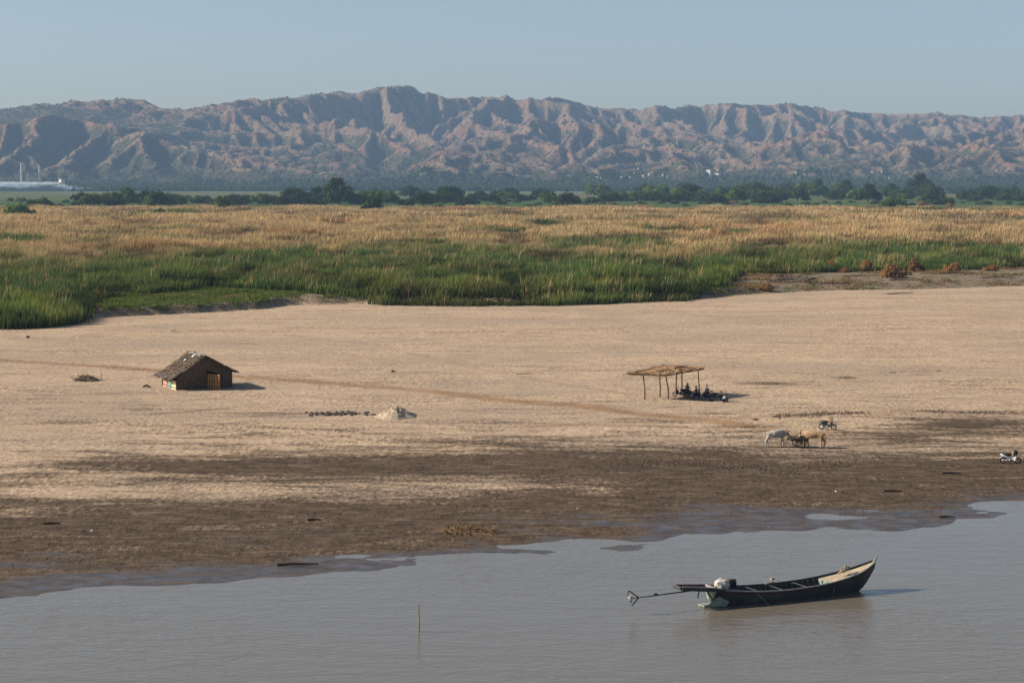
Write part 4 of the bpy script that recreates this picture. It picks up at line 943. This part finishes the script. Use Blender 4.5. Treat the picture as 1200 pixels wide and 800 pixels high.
ox(G(953, 524.5), R(180-16), tanc, 'tan ox standing right of the cart, facing it', True)
def cart():
    g = G(935, 524); root = empty('ox_cart', g, R(12), 'small dark wooden ox cart with two spoked wheels between the two oxen', 'cart'); root.scale = (.86, .86, .86)
    for k in (-1, 1):
        wh = empty('wheel', (.15, .62*k, .62)); wh.parent = root
        MB().torus((0, 0, 0), .58, .045, 26, 6).build('rim', darkwood, wh)
        mb = MB().lathe((0, 0, 0), [(0, -.14), (.10, -.14), (.13, 0), (.10, .14), (0, .14)], 10, 'Y')
        for i in range(12): q = i*math.pi/6; mb.tube([(0, 0, 0), (.56*math.cos(q), 0, .56*math.sin(q))], .028, 5)
        mb.build('spokes', darkwood, wh)
    MB().tube([(.15, -.8, .62), (.15, .8, .62)], .05, 7).build('axle', darkwood, root)
    mb = MB()
    for i in range(7): mb.box((0, -.42+.14*i, .80), (2.1, .125, .05))
    mb.build('bed', woodm, root)
    for k in (-1, 1):
        mb = MB(); mb.box((0, .50*k, .90), (2.0, .05, .16)); mb.tube([(-1.0, .5*k, 1.18), (1.0, .5*k, 1.18)], .03, 6)
        for i in range(6): mb.tube([(-.95+.38*i, .5*k, .85), (-.95+.38*i, .5*k, 1.2)], .022, 5)
        mb.build('side_rail', woodm, root)
        MB().tube([(-1.0, .40*k, .82), (.9, .36*k, 1.02), (2.6, .16*k, 1.18)], [.05, .05, .04], 7).build('shaft', darkwood, root)
    MB().tube([(2.5, -.9, 1.24), (2.5, 0, 1.18), (2.5, .9, 1.24)], .05, 7).build('yoke', darkwood, root)
    mb = MB()
    rg = random.Random(3)
    for i in range(26): p = Vector((rg.uniform(-.8, .5), rg.uniform(-.35, .35), .75+rg.uniform(0, .2))); d = Vector((rg.gauss(0, .3), rg.gauss(0, .3), rg.gauss(0, .08))); mb.tube([p-d, p+d], [.02, .01], 4)
    o = mb.build('fodder', straw); o.location = g; o.rotation_euler = (0, 0, R(12)); tag(o, 'loose straw fodder lying in the ox cart', 'fodder')
cart()

# ---- longtail boat
def boat():
    ax, ay = P(861, 711, 0); ang = R(25); root = empty('longtail_boat', (ax, ay, 0), ang, 'long dark wooden longtail boat moored in the river, bow raised to the right', 'boat'); root.scale = (1.09, 1, 1)
    hullm = mat('dark_hull_paint', (.050, .056, .056), .5, .5, 1.2, spec=.4); innerm = mat('dark_inner_wood', (.045, .05, .05), .7, .35, 3); redm = mat('worn_red_rail', (.10, .030, .030), .6, .4, 6)
    paleg = mat('pale_green_paint', (.30, .36, .29), .6, .25, 4); deckm = mat('tan_deck_boards', (.46, .38, .27), .8, .25, 3); greyrail = mat('grey_rail', (.30, .29, .28), .7, .3, 4)
    # stations: s, half width at rim, rim z, half width at chine, chine z, keel z
    ST = [(-.95, .62, 1.02, .34, .42, .30), (-.3, .76, .93, .52, .14, .00), (.5, .88, .84, .68, -.05, -.16), (1.8, .98, .72, .80, -.16, -.24), (3.4, 1.02, .68, .84, -.20, -.27), (5.0, .98, .74, .78, -.20, -.27),
          (6.2, .92, .84, .66, -.16, -.24), (7.3, .80, 1.02, .44, -.08, -.20), (8.2, .66, 1.20, .24, .05, -.12), (8.75, .47, 1.40, .12, .45, .15), (9.1, .34, 1.54, .07, .9, .7), (9.45, .16, 1.70, .04, 1.35, 1.25)]
    YO = .95   # centreline offset from the near waterline
    def cs(st, inset=0, lift=0):
        s_, w_, zr, wc, zc, zk = st; w_ -= inset; wc = max(.01, wc-inset); w_ = max(.012, w_)
        return [(s_, YO-w_, zr-lift*0), (s_, YO-(w_*.45+wc*.55)-.02*(inset == 0), (zr+zc)/2), (s_, YO-wc, zc+lift), (s_, YO-wc*.4, zk+lift*1.2), (s_, YO+wc*.4, zk+lift*1.2), (s_, YO+wc, zc+lift), (s_, YO+(w_*.45+wc*.55), (zr+zc)/2), (s_, YO+w_, zr)]
    import bisect
    SS = []
    n = 40
    A = np.array(ST); tt = np.linspace(0, 1, n+1)**1.0
    for t in tt:
        sv = A[0, 0]+(A[-1, 0]-A[0, 0])*t; SS.append([sv]+[float(np.interp(sv, A[:, 0], A[:, j])) for j in range(1, 6)])
    SS = np.array(SS)
    for _ in range(2): SS[1:-1, 1:] = .25*SS[:-2, 1:]+.5*SS[1:-1, 1:]+.25*SS[2:, 1:]
    V = []; f = []
    for st in SS: V += cs(st)
    for i in range(n):
        for j in range(7): f.append((i*8+j, i*8+j+1, (i+1)*8+j+1, (i+1)*8+j))
    hull = MB().add(V, f).build('hull', hullm, root)
    sol = hull.modifiers.new('thick', 'SOLIDIFY'); sol.thickness = .035; sol.offset = 0
    # inner lining and floor
    V = []; f = []; SI = [st for st in SS if -.8 < st[0] < 6.4]
    for st in SI: V += [(a, b, c+(.0 if k in (0, 7) else .05)) for k, (a, b, c) in enumerate(cs(st, .06, .05))]
    for i in range(len(SI)-1):
        for j in range(7): f.append((i*8+j, (i+1)*8+j, (i+1)*8+j+1, i*8+j+1))
    MB().add(V, f).build('lining', innerm, root)
    ribm = mat('grey_ribs', (.13, .13, .12), .8, .3)
    for s_ in np.arange(.2, 6.4, .34):
        st = [s_]+[float(np.interp(s_, SS[:, 0], SS[:, j])) for j in range(1, 6)]
        q = [Vector(p)+Vector((0, 0, .03)) for p in cs(st, .10, .08)]; q[0].z -= .08; q[7].z -= .08
        MB().tube(q, .03, 5).build('rib', ribm, root)
    mb = MB()
    for k in range(5): mb.box((3.0, YO-.48+.24*k, .06), (6.2, .20, .03))
    mb.build('floor_board', mat('floor_boards', (.12, .10, .08), .85, .3), root)
    for k in (-1, 1):
        pts = [(st[0], YO+k*(st[1]+.02), st[2]+.02) for st in SS]
        MB().tube(pts, [.045]*(len(pts)-3)+[.04, .035, .03], 7).build('gunwale', greyrail if k < 0 else hullm, root)
        pts = [(st[0], YO+k*(st[1]+.035), st[2]-.09) for st in SS if st[0] < 7]
        MB().tube(pts, .035, 6).build('rubbing_strake', redm, root)
    # bow deck with boards, sunk below the rail; green bulkhead
    SD = [st for st in SS if st[0] > 6.3]; V = []; f = []
    for st in SD: V += [(st[0], YO-max(.01, st[1]-.04), st[2]-.07), (st[0], YO+max(.01, st[1]-.04), st[2]-.07), (st[0], YO-max(.01, st[1]-.04), st[2]-.12), (st[0], YO+max(.01, st[1]-.04), st[2]-.12)]
    for i in range(len(SD)-1): a = i*4; f += [(a, a+4, a+5, a+1), (a+2, a+3, a+7, a+6)]
    f.append((0, 1, 3, 2)); MB().add(V, f).build('bow_deck', deckm, root)
    s0 = SD[0]; mb = MB(); mb.box((s0[0]-.02, YO, s0[2]-.36), (.04, (s0[1]-.06)*2, .55)); bk = mb.build('bulkhead', paleg, root)
    mb = MB(); mb.box((s0[0]-.06, YO, s0[2]-.34), (.03, .5, .34)); mb.build('hatch', mat('hatch_green', (.24, .34, .28), .6, .2), bk)
    mb = MB(); 
    for k in (-.28, .28): mb.box((s0[0]-.09, YO+k, s0[2]-.3), (.04, .05, .4))
    mb.box((s0[0]-.09, YO, s0[2]-.3), (.04, .5, .04)); mb.build('batten', hullm, bk)
    MB().tube([(9.42, YO, 1.3), (9.5, YO, 1.72), (9.64, YO, 2.0)], [.07, .07, .035], 8).build('stem_post', greyrail, root)
    # seats
    for s_ in (1.7, 3.2, 4.7): st = [float(np.interp(s_, SS[:, 0], SS[:, j])) for j in (1, 2)]; MB().tube([(s_, YO-st[0], st[1]-.05), (s_, YO+st[0], st[1]-.05)], .035, 6).build('thwart', innerm, root)
    # stern: raked pale green transom, skeg plank, overhanging beams
    V = [(-.95, YO-.62, 1.0), (-.95, YO+.62, 1.0), (-1.02, YO-.34, .42), (-1.02, YO+.34, .42), (-1.02, YO, .30)]
    tr = MB().add(V+[(a+.05, b, c) for a, b, c in V], [(0, 2, 4, 3, 1), (5, 6, 8, 9, 7), (0, 1, 6, 5), (0, 5, 7, 2), (1, 3, 8, 6), (2, 7, 9, 4), (4, 9, 8, 3)]).build('transom', paleg, root)
    V = [(-1.0, YO-.36, .40), (-.75, YO-.60, .62), (-.2, YO-.74, .30), (-.35, YO-.66, .02), (-.9, YO-.42, .04), (-1.3, YO-.40, .10)]
    MB().add(V+[(a, b+.07, c) for a, b, c in V], [(0, 1, 2, 3, 4, 5), (11, 10, 9, 8, 7, 6)]+[(i, 6+i, 6+(i+1) % 6, (i+1) % 6) for i in range(6)]).build('stern_plank', paleg, root)
    MB().box((-.85, YO-.1, .10), (1.5, .7, .08), 0, 0, -.02).build('stern_platform', paleg, root)
    for k in (-1, 1):
        MB().tube([(-2.95, YO+.42*k, 1.24), (-1.9, YO+.50*k, 1.12), (-.9, YO+.62*k, 1.02), (.6, YO+.86*k, .86)], [.11, .12, .11, .06], 8).build('stern_beam', hullm, root)
        MB().tube([(-2.9, YO+.42*k, 1.33), (-1.9, YO+.50*k, 1.23), (-.9, YO+.62*k, 1.12)], .05, 6).build('rail_cap', mat('pale_pink_rail', (.55, .36, .33), .6, .25), root)
    MB().tube([(-2.95, YO-.42, 1.26), (-2.95, YO+.42, 1.26)], .10, 8).build('cross_beam', hullm, root)
    MB().tube([(-.95, YO-.64, 1.08), (-.95, YO+.64, 1.08)], .09, 8).build('cross_beam', greyrail, root)
    mb = MB()
    for k in range(5): mb.box((-1.95, YO-.36+.18*k, 1.10), (1.9, .16, .04), 0, 0, .11)
    mb.build('stern_deck', redm, root)
    for a, b in (((-1.5, YO-.45, 1.1), (-.9, YO-.45, .15)), ((-1.9, YO-.45, 1.1), (-2.0, YO-.46, .62))): MB().tube([a, b], .035, 6).build('stay', hullm, root)
    # engine with pale cloth, and the long propeller shaft
    en = empty('engine', (-.15, YO+.1, 1.0)); en.parent = root
    mb = MB(); mb.box((.35, 0, .12), (.75, .42, .34)); mb.lathe((.55, 0, .30), [(0, -.05), (.15, -.04), (.17, .1), (0, .12)], 10); mb.tube([(.5, .1, .2), (.85, .12, .34)], .06, 7); mb.build('block', blackm, en)
    mb = MB(); rg = random.Random(2); V = []; f = []; m_, k_ = 12, 7
    for j in range(k_+1):
        for i in range(m_):
            th = 6.283*i/m_; q = j/k_; r_ = (.40 if j else 0) if j < 2 else .42; r_ = [0, .22, .36, .42, .43, .42, .40, .38][j]*(1+.12*math.sin(5*th+j)); z_ = [.46, .45, .40, .28, .14, .0, -.12, -.16][j]+.05*rg.uniform(-1, 1)
            V.append((-.08+r_*1.0*math.cos(th), r_*.85*math.sin(th), z_))
    for j in range(k_):
        for i in range(m_): f.append((j*m_+i, j*m_+(i+1) % m_, (j+1)*m_+(i+1) % m_, (j+1)*m_+i))
    mb.add(V, f).build('engine_cover', mat('cream_cover_cloth', (.66, .60, .53), .85, .3, 5), en)
    sh = MB().tube([(.0, YO+.05, 1.05), (-2.6, YO-.05, .99), (-5.35, YO-.2, .93)], [.05, .045, .035], 8).build('propeller_shaft', hullm, root, True)
    MB().tube([(-4.25, YO-.1, .99), (-4.45, YO-.1, .99)], .075, 8).build('shaft_bearing', hullm, sh)
    t = Vector((-5.45, YO-.2, .93))
    mb = MB(); mb.tube([t+Vector((.05, 0, 0)), t+Vector((-.55, -.02, .46))], .035, 6); mb.tube([t+Vector((.05, 0, 0)), t+Vector((-.36, 0, -.42))], .035, 6); mb.tube([t+Vector((-.55, -.02, .46)), t+Vector((-.60, 0, .18))], .03, 6)
    mb.tube([t, t+Vector((-.42, 0, -.02))], .03, 6); mb.build('propeller_guard', hullm, sh)
    mb = MB()
    for k in range(3):
        q = k*2.094+.5; c = t+Vector((-.42, 0, -.02)); d = Vector((0, math.cos(q), math.sin(q))); e_ = Vector((.13, -math.sin(q)*.12, math.cos(q)*.12))
        mb.add([c+d*.04-e_*.4, c+d*.20-e_*.8, c+d*.24+e_*.8, c+d*.04+e_*.4, c+d*.04-e_*.4+Vector((.03, 0, 0)), c+d*.20-e_*.8+Vector((.03, 0, 0)), c+d*.24+e_*.8+Vector((.03, 0, 0)), c+d*.04+e_*.4+Vector((.03, 0, 0))], [(0, 1, 2, 3), (7, 6, 5, 4), (0, 4, 5, 1), (1, 5, 6, 2), (2, 6, 7, 3), (3, 7, 4, 0)])
    mb.build('propeller', mat('bright_bronze', (.45, .44, .42), .3, .05, metal=.5), sh)
    # things lying in the boat
    def tw(p): c_, s_ = math.cos(ang), math.sin(ang); return Vector((ax+p[0]*c_-p[1]*s_, ay+p[0]*s_+p[1]*c_, p[2]))
    mb = MB()
    for k in range(5):
        pts = [(.26*math.cos(q)*(1+.1*k % .3), .20*math.sin(q)*(1-.04*k), .05+.035*k+.03*math.sin(3*q+k)) for q in np.linspace(0, 6.28, 15)]; mb.tube(pts, .028, 5, cap=False)
    mb.tube([(0, 0, .15), (.4, .08, .1), (.75, 0, .16), (.9, 0, .22)], .028, 5); mb.tube([(-.5, .02, .04), (-.15, -.05, .1), (.1, 0, .26), (.35, .1, .1)], .06, 6)
    o = mb.build('rope_coil', mat('pale_rope', (.42, .34, .25), .9, .3)); o.location = tw((8.25, YO+.02, 1.26)); o.rotation_euler = (0, R(-18), ang); tag(o, 'coil of pale mooring rope lying on the bow deck', 'rope')
    mb = MB(); mb.tube([(-.35, 0, 0), (.35, 0, .04)], .04, 6); mb.tube([(.1, 0, .0), (.2, 0, .22)], .03, 6); mb.box((.2, 0, .24), (.24, .14, .12)); o = mb.build('wooden_block', mat('pale_wood', (.4, .33, .25), .8)); o.location = tw((3.55, YO+.92, .76)); o.rotation_euler = (0, 0, ang+.2)
    tag(o, 'pale wooden fitting resting on the far rail of the boat', 'wooden block')
    pts = [(1.35, YO-1.02, .76), (1.7, YO-1.2, .40), (2.0, YO-1.55, .0), (2.25, YO-1.85, -.35)]
    mb = MB().tube(pts, .022, 5); o = mb.build('mooring_rope', mat('grey_rope', (.25, .23, .20), .9)); o.location = (ax, ay, 0); o.rotation_euler = (0, 0, ang); tag(o, 'mooring rope slanting from the near rail of the boat into the water', 'rope')
boat()

# ------------------------------------------------------------------ far things at the foot of the hills
wwall = mat('white_wall', (.80, .80, .78), .8, .04, .1); redroof = mat('far_roof', (.40, .33, .28), .8, .1, .1); greywall = mat('grey_works_wall', (.26, .27, .28), .8, .1, .05); darkwin = mat('dark_window', (.05, .06, .07), .3, .1)
palew = mat('pale_house_wall', (.46, .44, .40), .8, .08, .1)
def house(px, py, wpx, hpx, label, floors=2, roofm=redroof, wallm=wwall, cat='building', group=None):
    if group: wallm = palew
    g = hill_hit(px, py); k = g.y/F; w_, h_ = wpx*k, hpx*k; root = empty('white_house', g, -.7, label, cat, group)
    MB().box((0, 0, h_*.5-2), (w_, w_*.7, h_+4)).build('wall', wallm, root)
    MB().box((0, 0, h_+.5), (w_*1.06, w_*.76, 1.0)).build('roof', roofm, root)
    for f_ in range(floors):
        for i in range(4): MB().box((-w_*.36+w_*.24*i, -w_*.35-.06, h_*(f_+.55)/floors), (w_*.10, .2, h_*.35/floors)).build('window', darkwin, root)
    return root
h_ = house(831, 207, 5.5, 7, 'tall white building at the foot of the hills right of centre', 3, roofm=wwall)
house(840, 205.5, 9, 2.2, 'long low pale building just right of the tall white one', 1, group=None)
house(851, 206.5, 6, 1.8, 'small grey roofed building at the right end of the white cluster', 1, wallm=greywall)
def stupa(px, py, hpx, label, group=None, m=wwall):
    g = hill_hit(px, py); h = hpx*g.y/F; r_ = h*.30
    mb = MB(); mb.box((0, 0, h*.04-2), (r_*2.2, r_*2.2, h*.1+4)); mb.lathe((0, 0, 0), [(r_, h*.08), (r_*.98, h*.2), (r_*.75, h*.34), (r_*.45, h*.46), (r_*.28, h*.56), (r_*.16, h*.74), (r_*.03, h)], 12)
    o = mb.build('stupa', m); o.location = g; return tag(o, label, 'pagoda', group)
stupa(841, 200.5, 3.4, 'small white pagoda directly above the white cluster on the hill foot')
stupa(933, 204, 5, 'lone white pagoda at the foot of the hills, right of the white cluster')
GS = 'small pagodas of the hill foot village'
for px, py, h_ in [(704, 213.5, 7), (748, 201, 5), (777, 207, 4.5), (782, 209, 5), (743, 204, 3), (1042, 211, 4)]:
    stupa(px, py, h_, 'small pale pagoda among the trees at the foot of the hills', GS, mat('pale_pagoda', (.62, .58, .52), .8, .08, .1))
for px, py in [(761, 205), (765, 204), (754, 207), (738, 209), (729, 209), (720, 209), (700, 209), (1022, 203), (1033, 202), (1168, 201), (200, 224)]:
    house(px, py, 3.2, 1.4, 'tiny pale house of the hill foot village', 1, cat='house', group='tiny houses at the foot of the hills')
def works():
    y = 4300.0; k = y/F; base = gz((40-600)/F*y, y); root = empty('factory', ((37-600)*k, y, base), 0, 'long pale factory hall with three tall chimneys at the far left', 'factory')
    X_ = lambda px: (px-37)*k
    ztop = lambda py: CAMZ+(212-py)*k-base
    mb = MB(); mb.box(((X_(-40)+X_(73))/2, 0, ztop(216)/2-1), (X_(73)-X_(-40), 60, ztop(216)+2)); mb.build('hall', greywall, root)
    mb = MB(); xa, xb = X_(-42), X_(74); z0, z1 = ztop(216), ztop(213)
    mb.add([(xa, -32, z0), (xb, -32, z0), (xb, 0, z1), (xa, 0, z1), (xb, 32, z0), (xa, 32, z0)], [(0, 1, 2, 3), (3, 2, 4, 5), (0, 3, 5), (1, 4, 2), (0, 5, 4, 1)]); mb.build('roof', mat('pale_sheet_roof', (.36, .34, .31), .6, .15, .03), root)
    for px, py in ((27, 191), (34, 202), (48, 194)): MB().lathe((X_(px), 0, 0), [(2.2, 0), (1.6, ztop(py)), (1.2, ztop(py)+.1)], 12).build('chimney', mat('pale_chimney', (.62, .62, .60), .7, .1, .1), root)
    o = MB().box((X_(74.5), -4, ztop(210)/2), (8, 10, ztop(210)), -.65).build('tower', wwall, root)
    MB().box((X_(74.5), -4, ztop(210)+.5), (9, 11, 1.2), -.65).build('roof', mat('tower_roof', (.2, .19, .18), .8), root)
    MB().box((X_(79), -9, ztop(216)/2), (8, 10, ztop(216)), -.65).build('annex', wwall, root)
works()
# smoke drifting from a fire on the flat towards the left
sm = bpy.data.materials.new('pale_blue_smoke'); sm.use_nodes = True; nt = sm.node_tree; nt.nodes.remove(nt.nodes['Principled BSDF'])
v = nt.nodes.new('ShaderNodeVolumePrincipled'); v.inputs['Density'].default_value = .028; v.inputs['Color'].default_value = (.62, .82, 1.0, 1); nt.links.new(v.outputs[0], nt.nodes['Material Output'].inputs['Volume'])
bm = bmesh.new(); rg = random.Random(6); ySm = 4150.0; kS = ySm/F
for i in range(46):
    t = i/45; px = 105-t*150+rg.uniform(-3, 3); top = 2+7.5*min(1, t*3)+rg.uniform(-1, 1); py = 222.5-top*.62+rg.uniform(-1.5, 1.5)*min(1, t*3)
    r_ = (2.0+3.2*min(1, t*2.2))*rg.uniform(.6, 1.15)*kS*(1 if t < .6 else .9)
    M = Matrix.Translation(((px-600)*kS, ySm+rg.uniform(-25, 25), CAMZ+(212-py)*kS)) @ Matrix.Diagonal((r_*1.25, r_, r_*.62, 1))
    bmesh.ops.create_icosphere(bm, subdivisions=3, radius=1, matrix=M)
for vtx in bm.verts:
    c = vtx.co; d = float(fbm(np.array([c.x]), np.array([c.z*1.6]), 7, 3, 90)[0]); c.z += 3.2*d; c.x += 3.5*d
me = bpy.data.meshes.new('smoke'); bm.to_mesh(me); bm.free(); me.materials.append(sm); o = link(bpy.data.objects.new('smoke', me)); tag(o, 'pale bluish smoke drifting low before the factory', 'smoke', kind='stuff')
# ------------------------------------------------------------------ haze
hm = bpy.data.materials.new('haze_air'); hm.use_nodes = True; nt = hm.node_tree; nt.nodes.remove(nt.nodes['Principled BSDF'])
v = nt.nodes.new('ShaderNodeVolumePrincipled'); v.inputs['Density'].default_value = HAZE_DENSITY; v.inputs['Color'].default_value = HAZE_COLOR+(1,)
v.inputs['Anisotropy'].default_value = 0.0
nt.links.new(v.outputs[0], nt.nodes['Material Output'].inputs['Volume'])
tag(MB().box((0, 4380, 330), (7600, 9440, 740)).build('haze', hm), kind='stuff')
